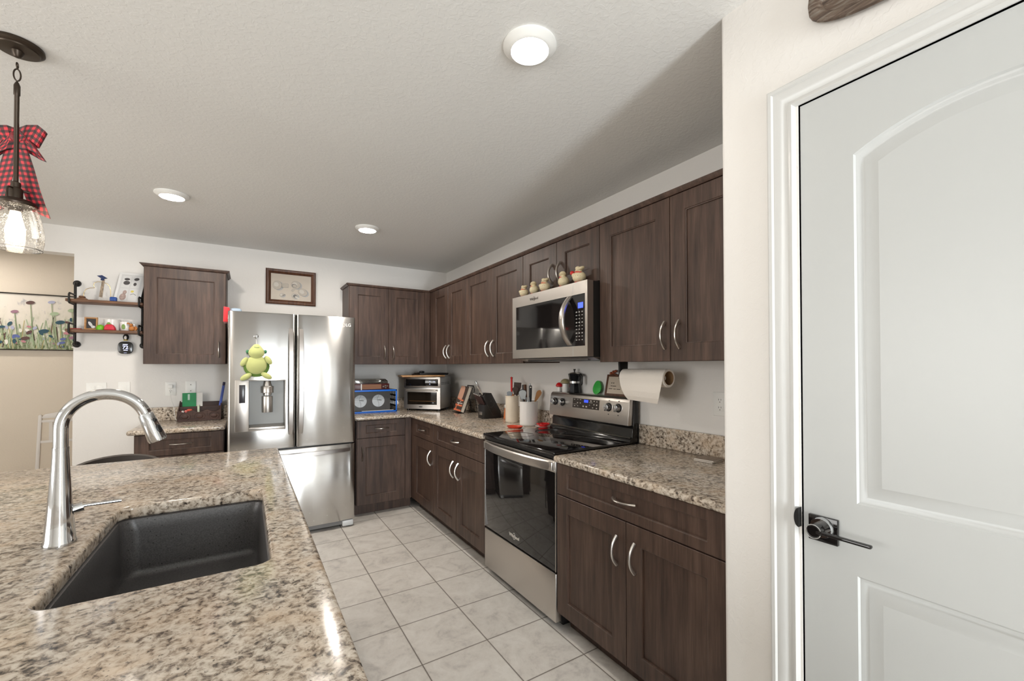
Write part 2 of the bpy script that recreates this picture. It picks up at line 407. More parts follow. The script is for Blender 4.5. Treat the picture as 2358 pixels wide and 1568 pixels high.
def door_leaf():
    mb = MB(); X = PX+.0035
    # flat skin with two moulded panels: outlines as (y,z) loops, from outer edge inward with depth
    def arch(i, n=18):
        y0, y1, z0 = -.035+i, .436-i, 1.013+i; pts = [(y1, z0), (y0, z0)]
        zs, zt = 1.870-i*.75, 1.932-i; 
        half = (y1-y0)/2; c = (y0+y1)/2; r = (half*half+(zt-zs)**2)/(2*(zt-zs)); zc = zt-r; a = math.asin(half/r)
        for k in range(n+1):
            th = -a+2*a*k/n; pts.append((c+r*math.sin(th), zc+r*math.cos(th)))
        return pts
    def low(i):
        y0, y1, z0, z1 = -.035+i, .436-i, .16+i, .838-i
        return [(y1, z0), (y0, z0), (y0, z1), (y1, z1)]
    steps = [(0, 0), (.004, .004), (.010, .0045), (.014, .008), (.020, .0085), (.048, .0015), (.0485, .0015)]
    for fn in (arch, low):
        loops = [[Vector((X+d, y, z)) for y, z in fn(i)] for i, d in steps]
        mb.loft(loops, cap0=False, cap1=True)
    # skin between leaf outline and panel openings
    b2 = bmesh.new(); es = []
    for pts in ([(DY0, .006), (DY1, .006), (DY1, DZ1), (DY0, DZ1)], arch(0), low(0)):
        vs = [b2.verts.new((X, y, z)) for y, z in pts]; es += [b2.edges.new((vs[i], vs[(i+1) % len(vs)])) for i in range(len(vs))]
    bmesh.ops.triangle_fill(b2, use_beauty=True, use_dissolve=False, edges=es)
    me = bpy.data.meshes.new('t'); b2.to_mesh(me); b2.free(); mb.bm.from_mesh(me); bpy.data.meshes.remove(me)
    mb.box(X+.0095, DY0, .006, X+.036, DY1, DZ1)
    for y in (DY0, DY1): mb.quad([(X, y, .006), (X+.0095, y, .006), (X+.0095, y, DZ1), (X, y, DZ1)])
    mb.quad([(X, DY0, DZ1), (X, DY1, DZ1), (X+.0095, DY1, DZ1), (X+.0095, DY0, DZ1)])
    return mb
door = struct('door_1', door_leaf(), TRIM, 'white two-panel arched pantry door with black lever', 'door')
part('jamb', jamb(), TRIM, door)
dh = part('door_handle', MB().box(PX-.007, .4725, .898, PX+.0035, .5375, .963, .0015), BGLASS, door, 'black square lever handle with chrome collar')
Hc = (PX, .505, .9365)
part('collar', MB().lathe([(.0, -.020), (.0235, -.020), (.026, -.014), (.026, -.007), (.0, -.007)], Hc, 28, 'x'), CHROME, dh, 'chrome collar')
mb = MB(); mb.lathe([(0, -.058), (.013, -.058), (.0165, -.055), (.0165, -.016), (0, -.016)], Hc, 24, 'x')
mb.box(PX-.060, .389, .9325, PX-.046, .500, .9405, .003, 2); part('lever', mb, BGLASS, dh)
mb = MB()
lp = [Vector((PX-.0585, .505+.0168*math.cos(a), .9365+.0168*math.sin(a))) for a in [math.radians(200+i*322/30) for i in range(31)]]
mb.tube(lp, .0011, 6); part('lever_rim', mb, CHROME, dh, 'bright chrome rim')

# ------------------------------------------------------------------ cabinets
RU, RB = Side('R', 1.647), Side('R', 1.345)
BU, BB = Side('B', 4.261), Side('B', 3.96)
def shaker(sd, a0, a1, z0, z1, st=.078, rl=.078):
    mb = MB()
    def L(ia, iz, d): return [Vector(sd.P(a, d, z)) for a, z in ((a0+ia, z0+iz), (a1-ia, z0+iz), (a1-ia, z1-iz), (a0+ia, z1-iz))]
    mb.loft([L(0, 0, -.019), L(0, 0, -.002), L(.002, .002, 0), L(st, rl, 0), L(st+.0025, rl+.0025, -.0035), L(st+.0055, rl+.0055, -.0045), L(st+.006, rl+.006, -.010)], smooth=False)
    return mb
def pull(sd, a, z, vert=True, L=.120):
    mb = MB(); pts, rs = [], []
    for i in range(17):
        t_ = -1+2*i/16; o = t_*L/2; d = .002+.030*(1-abs(t_)**2.2)
        pts.append(sd.P(a, d, z+o) if vert else sd.P(a+o, d, z)); rs.append(.0056+.0026*abs(t_)**2)
    mb.tube(pts, rs, 10, flat=(1.25, .85) if vert else (.85, 1.25)); return mb
def add_door(cab, sd, a0, a1, z0, z1, hx, hz, vert=True, rl=.078, name='door', st=.078):
    dd = part(name, shaker(sd, a0, a1, z0, z1, st, rl), WOOD, cab)
    if hx is not None: part('handle', pull(sd, hx, hz, vert), NICKEL, dd)
    return dd
def upper(label, sd, a0, a1, wall, doors, z0=1.372, z1=2.13, hz=1.493, fill=None, ends=(0, 0), group='dark wall cabinets'):
    base = sd.P((a0+a1)/2, -.15, z0)
    t = thing('wall_cabinet', label, 'cabinet', base, group)
    mb = MB(); sd.box(mb, a0, a1, -(wall-sd.f)+.001, -.020, z0+.004, z1); part('carcass', mb, WOOD, t)
    if fill: mb = MB(); sd.box(mb, fill[0], fill[1], -.020, -.003, z0+.002, z1); part('filler_strip', mb, WOOD, t)
    mb = MB(); e0, e1 = ends
    prof = [(-.0195, z1), (.004, z1), (.016, z1+.016), (.016, z1+.021), (-.0195, z1+.021)]
    mb.loft([[Vector(sd.P(a0-e0*k, d, z)) for (d, z), k in zip(prof, (0, .3, 1, 1, 1))], [Vector(sd.P(a1+e1*k, d, z)) for (d, z), k in zip(prof, (0, .3, 1, 1, 1))]])
    if e0 or e1:
        dw = -(wall-sd.f)+.001
        for aa, e, sg in ((a0, e0, -1), (a1, e1, 1)):
            if e: mb.loft([[Vector(sd.P(aa+sg*e*k, d_, z)) for k, z in ((0, z1), (.3, z1), (1, z1+.016), (1, z1+.021), (0, z1+.021))] for d_ in (dw, -.0195)])
    part('top_moulding', mb, WOOD, t)
    for (b0, b1, hx) in doors: add_door(t, sd, b0+.0015, b1-.0015, z0+.001, z1-.002, hx, hz)
    return t
upper('dark brown double-door wall cabinet at the front end beside the pantry wall', RU, .807, 1.721, XW, [(.807, 1.264, 1.214), (1.264, 1.721, 1.292)])
upper('short dark brown double-door cabinet directly above the microwave', RU, 1.722, 2.483, XW, [(1.722, 2.103, 2.062), (2.103, 2.483, 2.144)], z0=1.822, hz=1.935)
upper('dark brown double-door wall cabinet just left of the microwave', RU, 2.484, 3.397, XW, [(2.484, 2.940, 2.898), (2.940, 3.397, 2.982)])
upper('dark brown double-door wall cabinet on the right wall nearest the corner', RU, 3.398, 4.279, XW, [(3.398, 3.790, 3.752), (3.790, 4.180, 3.828)], fill=(4.182, 4.261))
upper('dark brown double-door wall cabinet on the back wall right of the refrigerator', BU, .832, 1.66, YB, [(.834, 1.211, 1.168), (1.211, 1.589, 1.254)], fill=(1.590, 1.646), ends=(.022, 0))
upper('dark brown single-door wall cabinet left of the refrigerator beside the open shelves', BU, -.674, -.143, YB, [(-.672, -.145, -.192)], ends=(.022, .022))

def base(label, sd, a0, a1, wall, drawers, doors, fill=None, toe=None):
    t = thing('base_cabinet', label, 'cabinet', sd.P((a0+a1)/2, -.3, 0), 'dark base cabinets')
    mb = MB(); sd.box(mb, a0, a1, -(wall-sd.f)+.001, -.020, .10, .866); sd.box(mb, a0, a1, -(wall-sd.f)+.001, -.09, 0.001, .10)
    part('carcass', mb, WOOD, t)
    if fill: mb = MB(); sd.box(mb, fill[0], fill[1], -.020, -.003, .102, .864); part('filler_strip', mb, WOOD, t)
    for (b0, b1) in drawers: add_door(t, sd, b0+.0015, b1-.0015, .705, .860, (b0+b1)/2, .785, False, .040, 'drawer')
    for (b0, b1, hx) in doors: add_door(t, sd, b0+.0015, b1-.0015, .104, .700, hx, .568)
    return t
base('dark brown base cabinet right of the range with one wide drawer', RB, .807, 1.720, XW, [(.807, 1.720)], [(.807, 1.257, 1.207), (1.257, 1.720, 1.305)])
base('dark brown base cabinet left of the range with wide drawer and two doors', RB, 2.486, 3.400, XW, [(2.49, 3.40)], [(2.49, 2.942, 2.895), (2.942, 3.40, 2.985)])
base('narrow dark brown base cabinet on the right run nearest the corner', RB, 3.401, 3.979, XW, [(3.402, 3.905)], [(3.402, 3.905, 3.455)], fill=(3.906, 3.978))
base('dark brown base cabinet on the back wall right of the refrigerator', BB, .840, 1.364, YB, [(.842, 1.283)], [(.842, 1.283, .890)], fill=(1.284, 1.343))
base('dark brown base cabinet left of the refrigerator under a small counter', BB, -.672, -.14, YB, [(-.670, -.142)], [(-.670, -.142, -.192)])

# ------------------------------------------------------------------ countertops
CT0, CT1 = .8665, .900
t = thing('countertop', 'speckled granite L-shaped countertop left of the range', 'countertop', (1.6, 3.6, CT0), 'granite countertops')
part('slab', MB().prism([(.822, 3.935), (1.32, 3.935), (1.32, 2.486), (1.972, 2.486), (1.972, 4.589), (.822, 4.589)], 'z', CT0, CT1, .013, 4), GRAN2, t)
part('backsplash', MB().prism([(.822, 4.569), (1.952, 4.569), (1.952, 2.486), (1.972, 2.486), (1.972, 4.590), (.822, 4.590)], 'z', CT1, 1.012, .003), GRAN2, t)
t = thing('countertop', 'speckled granite countertop right of the range', 'countertop', (1.6, 1.25, CT0), 'granite countertops')
part('slab', MB().box(1.318, .777, CT0, 1.972, 1.7185, CT1, .013, 4), GRAN2, t)
part('backsplash', MB().box(1.952, .777, CT1, 1.972, 1.7185, 1.012, .003), GRAN2, t)
t = thing('countertop', 'small speckled granite countertop left of the refrigerator', 'countertop', (-.42, 4.25, CT0), 'granite countertops')
part('slab', MB().box(-.708, 3.935, CT0, -.132, 4.589, CT1, .013, 4), GRAN2, t)
part('backsplash', MB().box(-.708, 4.569, CT1, -.132, 4.589, 1.012, .003), GRAN2, t)

# island
SX0, SX1, SY0, SY1 = -.338, .052, 1.135, 1.815
def island_top():
    b = bmesh.new(); X0, X1, Y0, Y1 = -1.15, .153, .30, 2.712; res = []
    for z in (CT1,):
        es = []; out = [b.verts.new(p) for p in rrect(X0, X1, Y0, Y1, .015, z, 4)]; inn = [b.verts.new(p) for p in rrect(SX0, SX1, SY0, SY1, .035, z, 8)]
        for L in (out, inn): es += [b.edges.new((L[i], L[(i+1) % len(L)])) for i in range(len(L))]
        g = bmesh.ops.triangle_fill(b, use_beauty=True, use_dissolve=False, edges=es)
    faces = list(b.faces)
    for f in faces:
        f.normal_update()
        if f.normal.z < 0: f.normal_flip()
    r = bmesh.ops.extrude_face_region(b, geom=faces)
    nv = [e for e in r['geom'] if isinstance(e, bmesh.types.BMVert)]
    for v in nv: v.co.z = CT0-.006
    bmesh.ops.recalc_face_normals(b, faces=b.faces)
    ed = [e for e in b.edges if len(e.link_faces) == 2 and e.calc_face_angle(0) > .9 and abs(e.verts[0].co.z-e.verts[1].co.z) < 1e-5]
    bmesh.ops.bevel(b, geom=ed, offset=.009, segments=3, affect='EDGES', profile=.5)
    mb = MB(); mb.bm.free(); mb.bm = b; return mb
t = thing('kitchen_island', 'kitchen island with speckled granite top and dark undermount sink', 'island', (-.45, 1.5, 0))
part('countertop', island_top(), GRAN, t, 'speckled beige and grey granite top')
mb = MB(); bx = (-.74, .115, .38, 2.64)
mb.box(bx[0], bx[2], .10, SX0-.05, bx[3], .8605); mb.box(SX1+.031, bx[2], .10, bx[1], bx[3], .8605); mb.box(SX0-.05, bx[2], .10, SX1+.031, SY0-.05, .8605)
mb.box(SX0-.05, SY1+.05, .10, SX1+.031, bx[3], .8605); mb.box(SX0-.05, SY0-.05, .10, SX1+.031, SY1+.05, .6); mb.box(bx[0]+.07, bx[2]+.07, 0, bx[1]-.07, bx[3]-.07, .10)
part('cabinet_body', mb, WOOD, t)
sk = MB(); r = .045
def sl(i, z, rr=None): return rrect(SX0+i, SX1-i, SY0+i, SY1-i, rr or r, z, 8)
sk.loft([sl(-.028, .8475, .06), sl(-.028, .8600, .06), sl(-.004, .8604, .036), sl(.002, .8575, .034), sl(.005, .848, .034), sl(.007, .82), sl(.012, .700), sl(.015, .686), sl(.022, .679), sl(.034, .676), sl(.10, .673)], cap0=False, cap1=True)
sk.loft([sl(-.028, .8475, .06), sl(.0, .83), sl(.004, .70), sl(.03, .668), sl(.1, .666)], cap0=False, cap1=True)
sink = part('sink', sk, SINKM, t, 'black composite undermount sink basin')
mb = MB(); mb.lathe([(0, .6735), (.030, .6735), (.042, .6765), (.042, .6738), (.043, .6732)], (-.14, 1.475, 0), 28); part('drain', mb, NICKEL, sink)

# faucet
FX, FY = -.400, 1.530
t = thing('faucet', 'chrome gooseneck pull-down faucet on the granite island', 'faucet', (FX, FY, CT1))
mb = MB(); mb.lathe([(0, .9002), (.0325, .9002), (.0325, .906), (.030, .912), (.0265, .96), (.0215, 1.03), (.0175, 1.09), (.0158, 1.13), (.0158, 1.145), (0, 1.145)], (FX, FY, 0), 36); part('body', mb, CHROME, t)
mb = MB(); pts = [(FX, FY, 1.14+.01*i) for i in range(6)]
R0 = .085; cx, cz = FX+R0, 1.192
for i in range(33):
    a = math.radians(180-160*i/32); pts.append((cx+R0*math.cos(a), FY-.0, cz+R0*math.sin(a)))
tdir = Vector((math.sin(math.radians(20)), 0, -math.cos(math.radians(20)))); e = Vector(pts[-1])
mb.tube(pts, .0145, 20); part('gooseneck', mb, CHROME, t)
hd = MB(); q = [e, e+tdir*.004, e+tdir*.03, e+tdir*.075, e+tdir*.082]; hd.tube(q, [.0146, .0168, .0185, .0215, .0200], 24); head = part('spray_head', hd, CHROME, t)
rt = Vector((.30, -.95, 0)).normalized()
for s0, ln, wd in ((.024, .011, .006), (.050, .026, .0075)):
    mb = MB(); c = e+tdir*s0; nrm = (Vector((.75, -.6, .25))-tdir*Vector((.75, -.6, .25)).dot(tdir)).normalized(); sd_ = tdir.cross(nrm)
    rot = Matrix((sd_, tdir, nrm)).transposed(); mb.ball(c+nrm*(.0175+s0*.03), wd, ln/2, .0035, 16, 8, rot); part('spray_button', mb, BLK, head)
mb = MB(); mb.tube([(FX+.016, FY+.008, .978), (FX+.040, FY+.014, .984)], [.0135, .0125], 18); mb.tube([(FX+.036, FY+.013, .984), (FX+.045, FY+.014, .986), (FX+.112, FY+.028, .984)], [.006, .0040, .0042], 12); part('lever', mb, CHROME, t)
# ------------------------------------------------------------------ refrigerator
FX0, FX1, FY0 = -.117, .790, 3.772
t = thing('refrigerator', 'stainless french-door refrigerator with water dispenser and freezer drawer', 'refrigerator', (.336, 4.15, 0))
mb = MB(); mb.box(FX0+.006, 3.862, .03, FX1-.006, 4.54, 1.742, .006); mb.box(FX0+.02, 3.80, .025, FX1-.02, 3.90, .075)
part('body', mb, flat('fridge_side_grey', S(112, 111, 110), .45, .3), t)
def fdoor(x0, x1, z0, z1, hole=None, yb=3.855, bulge=.011, wob=0):
    mb = MB(); n = 14
    def fy(x):
        u = (x-x0)/(x1-x0); e = min(u, 1-u)
        y = FY0+bulge*(2*u-1)**2*.6
        if e < .045: y += .018*(1-math.sqrt(max(0, 1-(1-e/.045)**2)))
        return y
    us = [0, .004, .012, .024, .045]+[.045+.91*i/n for i in range(1, n)]+[.955, .976, .988, .996, 1]
    xs = sorted(set([round(x0+(x1-x0)*u, 5) for u in us]+([hole[0], hole[1]] if hole else [])))
    zs = [z0, z0+.008]+([hole[2], hole[3]] if hole else [])+[z1-.008, z1]
    for i in range(len(xs)-1):
        for k in range(len(zs)-1):
            xa, xb, za, zb = xs[i], xs[i+1], zs[k], zs[k+1]
            if hole and xa >= hole[0]-1e-6 and xb <= hole[1]+1e-6 and za >= hole[2]-1e-6 and zb <= hole[3]+1e-6: continue
            g = lambda x, z: (x, fy(x)+(.006 if z in (z0, z1) else 0), z)
            mb.quad([g(xa, za), g(xb, za), g(xb, zb), g(xa, zb)])
    bmesh.ops.remove_doubles(mb.bm, verts=mb.bm.verts, dist=1e-5)
    for i in range(len(xs)-1):
        for z, s_ in ((z0, 1), (z1, -1)):
            q = [(xs[i], fy(xs[i])+.006, z), (xs[i], yb, z), (xs[i+1], yb, z), (xs[i+1], fy(xs[i+1])+.006, z)]; mb.quad(q if s_ > 0 else q[::-1])
    for x, s_ in ((x0, 1), (x1, -1)):
        q = [(x, fy(x)+.006, z0), (x, fy(x)+.006, z1), (x, yb, z1), (x, yb, z0)]; mb.quad(q if s_ > 0 else q[::-1])
    mb.quad([(x0, yb, z0), (x0, yb, z1), (x1, yb, z1), (x1, yb, z0)])
    if hole:
        nh = len(mb.bm.faces); a, b_, c, d_ = hole; yd = yb-.012
        mb.quad([(a, yd, c), (b_, yd, c), (b_, yd, d_), (a, yd, d_)])
        for q in ([(a, FY0+.002, c), (b_, FY0+.002, c), (b_, yd, c), (a, yd, c)], [(a, FY0+.002, d_), (a, yd, d_), (b_, yd, d_), (b_, FY0+.002, d_)],
                  [(a, FY0+.002, c), (a, yd, c), (a, yd, d_), (a, FY0+.002, d_)], [(b_, FY0+.002, c), (b_, FY0+.002, d_), (b_, yd, d_), (b_, yd, c)]): mb.quad(q)
        mb.bm.faces.ensure_lookup_table()
        for f in mb.bm.faces[nh:]: f.material_index = 1
    uv = mb.bm.loops.layers.uv.new('UVMap')
    for f in mb.bm.faces:
        for l in f.loops: l[uv].uv = (l.vert.co.z, l.vert.co.x)
    return mb
LD = part('door', fdoor(FX0, .3345, .712, 1.768, (.020, .261, .868, 1.246)), [SSF, flat('dispenser_grey', S(158, 158, 155), .4)], t)
RD = part('door', fdoor(.3395, FX1, .712, 1.768), SSF, t)
FD = part('freezer_drawer', fdoor(FX0, FX1, .062, .700), SSF, t)
GREYM = flat('handle_grey_metal', (.50, .47, .45, 1), .33, 1)
for dd, xa in ((LD, .283), (RD, .355)):
    mb = MB(); L = []
    for i in range(25):
        u = -1+2*i/24; z = 1.235+.418*u; y = FY0-.004-.046*(1-abs(u)**3.2); wd = .0175*(1-.18*max(0, abs(u)-.93)/.07)
        L.append([Vector((xa+.0175+sx*wd, y+dy, z)) for sx, dy in ((-1, .008), (-.8, 0), (.8, 0), (1, .008), (1, .016), (-1, .016))])
    mb.loft(L); part('handle', mb, GREYM, dd)
mb = MB(); L = []
for i in range(25):
    u = -1+2*i/24; x = .336+.412*u; y = FY0-.004-.052*(1-abs(u)**3.5)
    L.append([Vector((x, y+dy, .655+sz*.0165)) for sz, dy in ((-1, .009), (-.8, 0), (.8, 0), (1, .009), (1, .017), (-1, .017))])
mb.loft(L); part('handle', mb, GREYM, FD)
for x in (.336+.40, -.06):
    pass
# dispenser
mb = MB(); mb.box(-.070, FY0-.004, .862, .020, FY0+.012, 1.250, .003); mb.box(.020, FY0-.004, 1.243, .264, FY0+.012, 1.250, .002); mb.box(.020, FY0-.004, .862, .264, FY0+.012, .869, .002); mb.box(.259, FY0-.004, .866, .266, FY0+.012, 1.247, .002)
part('dispenser_frame', mb, SS, LD)
part('dispenser_display', MB().box(-.043, FY0-.0055, 1.078, -.004, FY0+.002, 1.214, .001), flat('display_dark', S(58, 56, 60), .2), LD, 'dark display strip')
mb = MB(); mb.lathe([(0, 1.148), (.040, 1.148), (.0425, 1.151), (.0425, 1.196), (.040, 1.2), (0, 1.2)], (.1425, 3.812, 0), 32); mb.lathe([(0, 1.2), (.030, 1.2), (.022, 1.24), (0, 1.24)], (.1425, 3.812, 0), 24); mb.lathe([(0, 1.13), (.028, 1.13), (.028, 1.15), (0, 1.15)], (.1425, 3.812, 0), 24)
part('dispenser_nozzle', mb, SS, LD)
mb = MB(); mb.prism([(.1425+.037*math.sin(a), 3.822-.030*math.cos(a)) for a in [math.radians(-85+170*i/14) for i in range(15)]], 'z', .997, 1.122, .001); part('dispenser_paddle', mb, SS, LD)
part('drip_tray', MB().prism([(FY0-.004, .869), (FY0-.004, .888), (3.84, .905), (3.84, .869)], 'x', .0205, .2585, .001), SS, LD)
# badge: small round emblem and letters
mb = MB(); bx_, bz_ = .688, 1.700
mb.tube([(bx_+.0165*math.cos(a), FY0+.003, bz_+.0165*math.sin(a)) for a in [2*pi*i/24 for i in range(24)]], .0022, 6, closed=True)
mb.lathe([(0, 0), (.0035, 0), (.003, -.002), (0, -.002)], (bx_-.005, FY0+.003, bz_+.005), 10, 'y')
mb.box(bx_+.0005, FY0+.0005, bz_-.008, bx_+.0025, FY0+.003, bz_+.007); mb.box(bx_+.0005, FY0+.0005, bz_-.008, bx_+.009, FY0+.003, bz_-.006)
mb.text('LG', .036, tmat('B', (bx_+.044, FY0+.0025, bz_)), .001, True)
part('brand_badge', mb, WHITE, RD, 'pale round emblem and LG letters')
for x in (FX0+.05, FX1-.05):
    mb = MB(); mb.cyl((x, 3.83, 0.0), (x, 3.83, .03), .022); part('foot', mb, BLK, t)
mb = MB(); mb.box(FX1-.10, 3.775, .012, FX1-.012, 3.86, .060, .01); part('hinge_cover', mb, LIGHTGREY, t)
mb = MB(); mb.box(FX0+.02, 3.83, 1.742, FX0+.09, 3.93, 1.764, .006); part('top_hinge_cover', mb, BLK, t)
mb = MB(); mb.box(FX1-.09, 3.83, 1.742, FX1-.02, 3.93, 1.764, .006); part('top_hinge_cover', mb, BLK, t)

# things hung on / standing on the refrigerator
HX, HZ = .064, 1.583
mb = MB(); mb.lathe([(0, 0), (.016, 0), (.016, -.004), (.012, -.006), (0, -.006)], (HX, FY0+.0005, HZ), 24, 'y'); mb.tube([(HX, FY0-.006, HZ), (HX, FY0-.014, HZ-.004), (HX, FY0-.018, HZ-.018), (HX, FY0-.024, HZ-.014)], .0028, 8)
solo('suction_hook', mb, CHROME, 'small round chrome hook stuck on the left refrigerator door', 'hook', loc=(HX, FY0, HZ))
PLY = flat('plush_yellow_green', S(190, 194, 126), .9, sheen=.3, bump=.25, bs=900); PLG = flat('plush_green', S(98, 130, 50), .9, sheen=.3, bump=.25, bs=900)
PLT = flat('plush_dark_green', S(52, 118, 78), .8, sheen=.3)
t = thing('plush_turtle', 'yellow-green plush turtle hanging from a hook on the refrigerator door', 'plush toy', (HX, FY0-.045, 1.36))
yc = FY0-.045
mb = MB(); mb.ball((.066, yc, 1.365), .070, .034, .072, 28, 16); part('belly', mb, PLY, t)
mb = MB(); mb.ball((.068, yc+.012, 1.352), .086, .028, .079, 28, 16); part('shell', mb, PLG, t, 'green shell rim')
mb = MB(); mb.lathe([(0, -.050), (.030, -.046), (.050, -.022), (.053, -.002), (.046, .018), (.030, .040), (.016, .056), (0, .060)], (.066, yc-.004, 1.462), 28, sy=.68); hd = part('head', mb, PLY, t)
mb = MB(); mb.tube([(.050+.034*i/8, yc-.033+.004*abs(i-4)/4*2, 1.497-.0025*(1-abs(i-4)/4)) for i in range(9)], .0012, 6); part('mouth', mb, PLT, hd)
for sx in (-1, 1): mb = MB(); mb.ball((.066+sx*.058, yc+.006, 1.464), .011, .012, .014, 14, 8); part('eye', mb, PLT, hd, 'dark green eye')
for sx in (-1, 1):
    rot = Matrix.Rotation(sx*math.radians(-32), 3, 'Y'); mb = MB(); mb.ball((.066+sx*.078, yc-.006, 1.400-(sx < 0)*.012), .020, .016, .038, 16, 10, rot); part('arm', mb, PLY, t)
    rot = Matrix.Rotation(sx*math.radians(-58), 3, 'Y'); mb = MB(); mb.ball((.066+sx*.066, yc-.006, 1.282-(sx < 0)*.006), .021, .017, .042, 16, 10, rot); part('leg', mb, PLY, t)
mb = MB(); mb.tube([(HX+.001, yc+.018, 1.512), (HX, FY0-.020, 1.545), (HX, FY0-.024, HZ-.019), (HX+.003, FY0-.018, 1.545), (.067, yc+.016, 1.512)], .0012, 6); part('hanging_loop', mb, PAPER, t)
CLOTH = flat('red_cloth', S(214, 44, 52), .8, sheen=.3)
mb = MB(); mb.prism([(-.118, 1.700), (-.118, 1.7660), (-.112, 1.7695), (-.112, 1.812), (-.150, 1.818), (-.153, 1.70)], 'y', 3.96, 4.12, .003)
mb.xf(Matrix.Translation((.0005, 0, 0)))
solo('oven_mitt', mb, CLOTH, 'red cloth hanging over the left top edge of the refrigerator', 'cloth', loc=(-.13, 4.0, 1.743))
mb = MB(); mb.box(-.108, 3.97, 1.7425, -.03, 4.12, 1.813, .022, 4)
solo('storage_box', mb, flat('blue_grey_plastic', S(150, 168, 186), .5), 'blue-grey rounded box on top of the refrigerator', 'box', loc=(-.07, 4.05, 1.7425))

# ------------------------------------------------------------------ range
RY0, RY1 = 1.7225, 2.4825; RYc = (RY0+RY1)/2; RXF = 1.340
t = thing('range', 'freestanding stainless electric range with black glass door and cooktop', 'stove', (1.65, RYc, 0))
mb = MB(); mb.box(RXF+.035, RY0, .035, 1.952, RY1, .885); mb.box(RXF+.07, RY0+.03, .0, 1.90, RY1-.03, .04); part('body', mb, BLK, t)
mb = MB(); mb.box(RXF, RY0+.001, .045, RXF+.036, RY1-.001, .292, .004); part('drawer', mb, SS, t, 'stainless storage drawer')
mb = MB(); mb.box(RXF+.001, RY0+.001, .303, RXF+.034, RY1-.001, .812, .003); od = part('oven_door', mb, BGLASS, t, 'black glass oven door')
mb = MB(); mb.box(RXF-.001, RY0, .806, RXF+.034, RY1, .868, .004)
for y in (RY0+.0, RY1-.004): mb.box(RXF-.0005, y, .303, RXF+.03, y+.004, .808)
part('door_trim', mb, SS, od)
mb = MB(); L = []
for i in range(31):
    u = -1+2*i/30; y = RYc+.372*u; x = RXF-.008-.044*(1-abs(u)**2.6)
    L.append([Vector((x+dx, y, .838+sz*.0255)) for sz, dx in ((-1, .008), (-.75, .001), (0, -.001), (.75, .001), (1, .008), (1, .018), (-1, .018))])
mb.loft(L); part('handle', mb, SS, od)
for y in (RYc-.352, RYc+.352): part('handle_bracket', MB().box(RXF-.016, y-.014, .816, RXF+.002, y+.014, .860, .003), SS, od)
mb = MB(); mb.text('Whirlpool', .026, tmat('R', (RXF-.0005, 2.118, .352)), .0006, True)
mb.tube([(RXF-.001, 2.118+.012*math.cos(a), .353+.019*math.sin(a)) for a in [2*pi*i/20 for i in range(20)]], .0009, 6, closed=True)
part('brand_lettering', mb, flat('silver_print', S(214, 208, 200), .4), od, 'silver brand lettering')
mb = MB(); mb.box(RXF+.004, RY0, .872, RXF+.05, RY1, .893, .003); part('vent_trim', mb, BLK, t)
mb = MB(); mb.box(RXF-.012, RY0, .8935, 1.892, RY1, .9125, .007, 3); ck = part('cooktop', mb, BGLASS, t, 'black ceramic glass cooktop')
BURN = flat('burner_print', S(58, 56, 55), .12)
for x, y, r_ in ((1.50, 1.93, .105), (1.50, 2.29, .085), (1.74, 1.93, .078), (1.74, 2.29, .105)):
    mb = MB(); mb.tube([(x+r_*math.cos(a), y+r_*math.sin(a), .9122) for a in [2*pi*i/48 for i in range(48)]], .0012, 6, closed=True); part('burner_ring', mb, BURN, ck)
mb = MB(); mb.prism([(1.955, .885), (1.955, 1.150), (1.920, 1.150), (1.912, 1.000), (1.905, .985), (1.902, .935), (1.888, .926), (1.880, .9127), (1.880, .885)], 'y', RY0, RY1, .002); bgd = part('backguard', mb, flat('black_enamel', (.008, .0075, .007), .14), t, 'black back riser')
mb = MB(); mb.prism([(1.899, .9265), (1.8945, .9265), (1.8925, .933), (1.9, .937)], 'y', RY0+.012, RY1-.012); part('riser_trim', mb, NICKEL, bgd)
mb = MB(); mb.prism([(1.872, 1.004), (1.886, 1.140), (1.892, 1.157), (1.904, 1.167), (1.950, 1.168), (1.950, 1.151), (1.919, 1.1505), (1.911, 1.004)], 'y', RY0+.006, RY1-.002, .003, 2); cp = part('control_panel', mb, SS, t, 'stainless control panel')
def px(z): return 1.872+(z-1.004)*.014/.136
mb = MB(); mb.prism([(px(1.074)-.0012, 1.074), (px(1.137)-.0012, 1.137), (px(1.137)+.004, 1.137), (px(1.074)+.004, 1.074)], 'y', 1.973, 2.228); KEYS = mb; n0 = len(mb.bm.faces)
mb = MB(); mb.prism([(px(1.114)-.002, 1.114), (px(1.131)-.002, 1.131), (px(1.131)+.002, 1.131), (px(1.114)+.002, 1.114)], 'y', 2.076, 2.114); part('clock_display', mb, glow('blue_display', (.03, .06, .9), 1.3), cp, 'glowing blue clock display')
mb = KEYS
for y, z, a, b_ in ((2.21, 1.128, .010, .004), (2.178, 1.130, .010, .003), (2.15, 1.130, .010, .003), (2.178, 1.108, .009, .006), (2.15, 1.108, .007, .006), (2.20, 1.098, .04, .0012), (2.205, 1.086, .012, .004), (2.175, 1.087, .012, .003), (2.12, 1.088, .012, .009), (2.09, 1.088, .014, .009), (2.05, 1.127, .016, .006), (2.05, 1.116, .03, .002), (2.02, 1.127, .008, .006), (1.995, 1.125, .008, .005), (2.02, 1.105, .007, .007), (1.995, 1.104, .009, .008), (2.03, 1.085, .009, .005), (1.995, 1.084, .009, .006), (2.06, 1.10, .006, .003)):
    mb.box(px(z)-.0022, y-a/2, z-b_/2, px(z), y+a/2, z+b_/2)
mb.bm.faces.ensure_lookup_table()
for f in mb.bm.faces[n0:]: f.material_index = 1
part('keypad', mb, [flat('keypad_brown_black', S(48, 38, 32), .25), flat('print_white', S(214, 206, 196), .5)], cp, 'dark touch keypad')
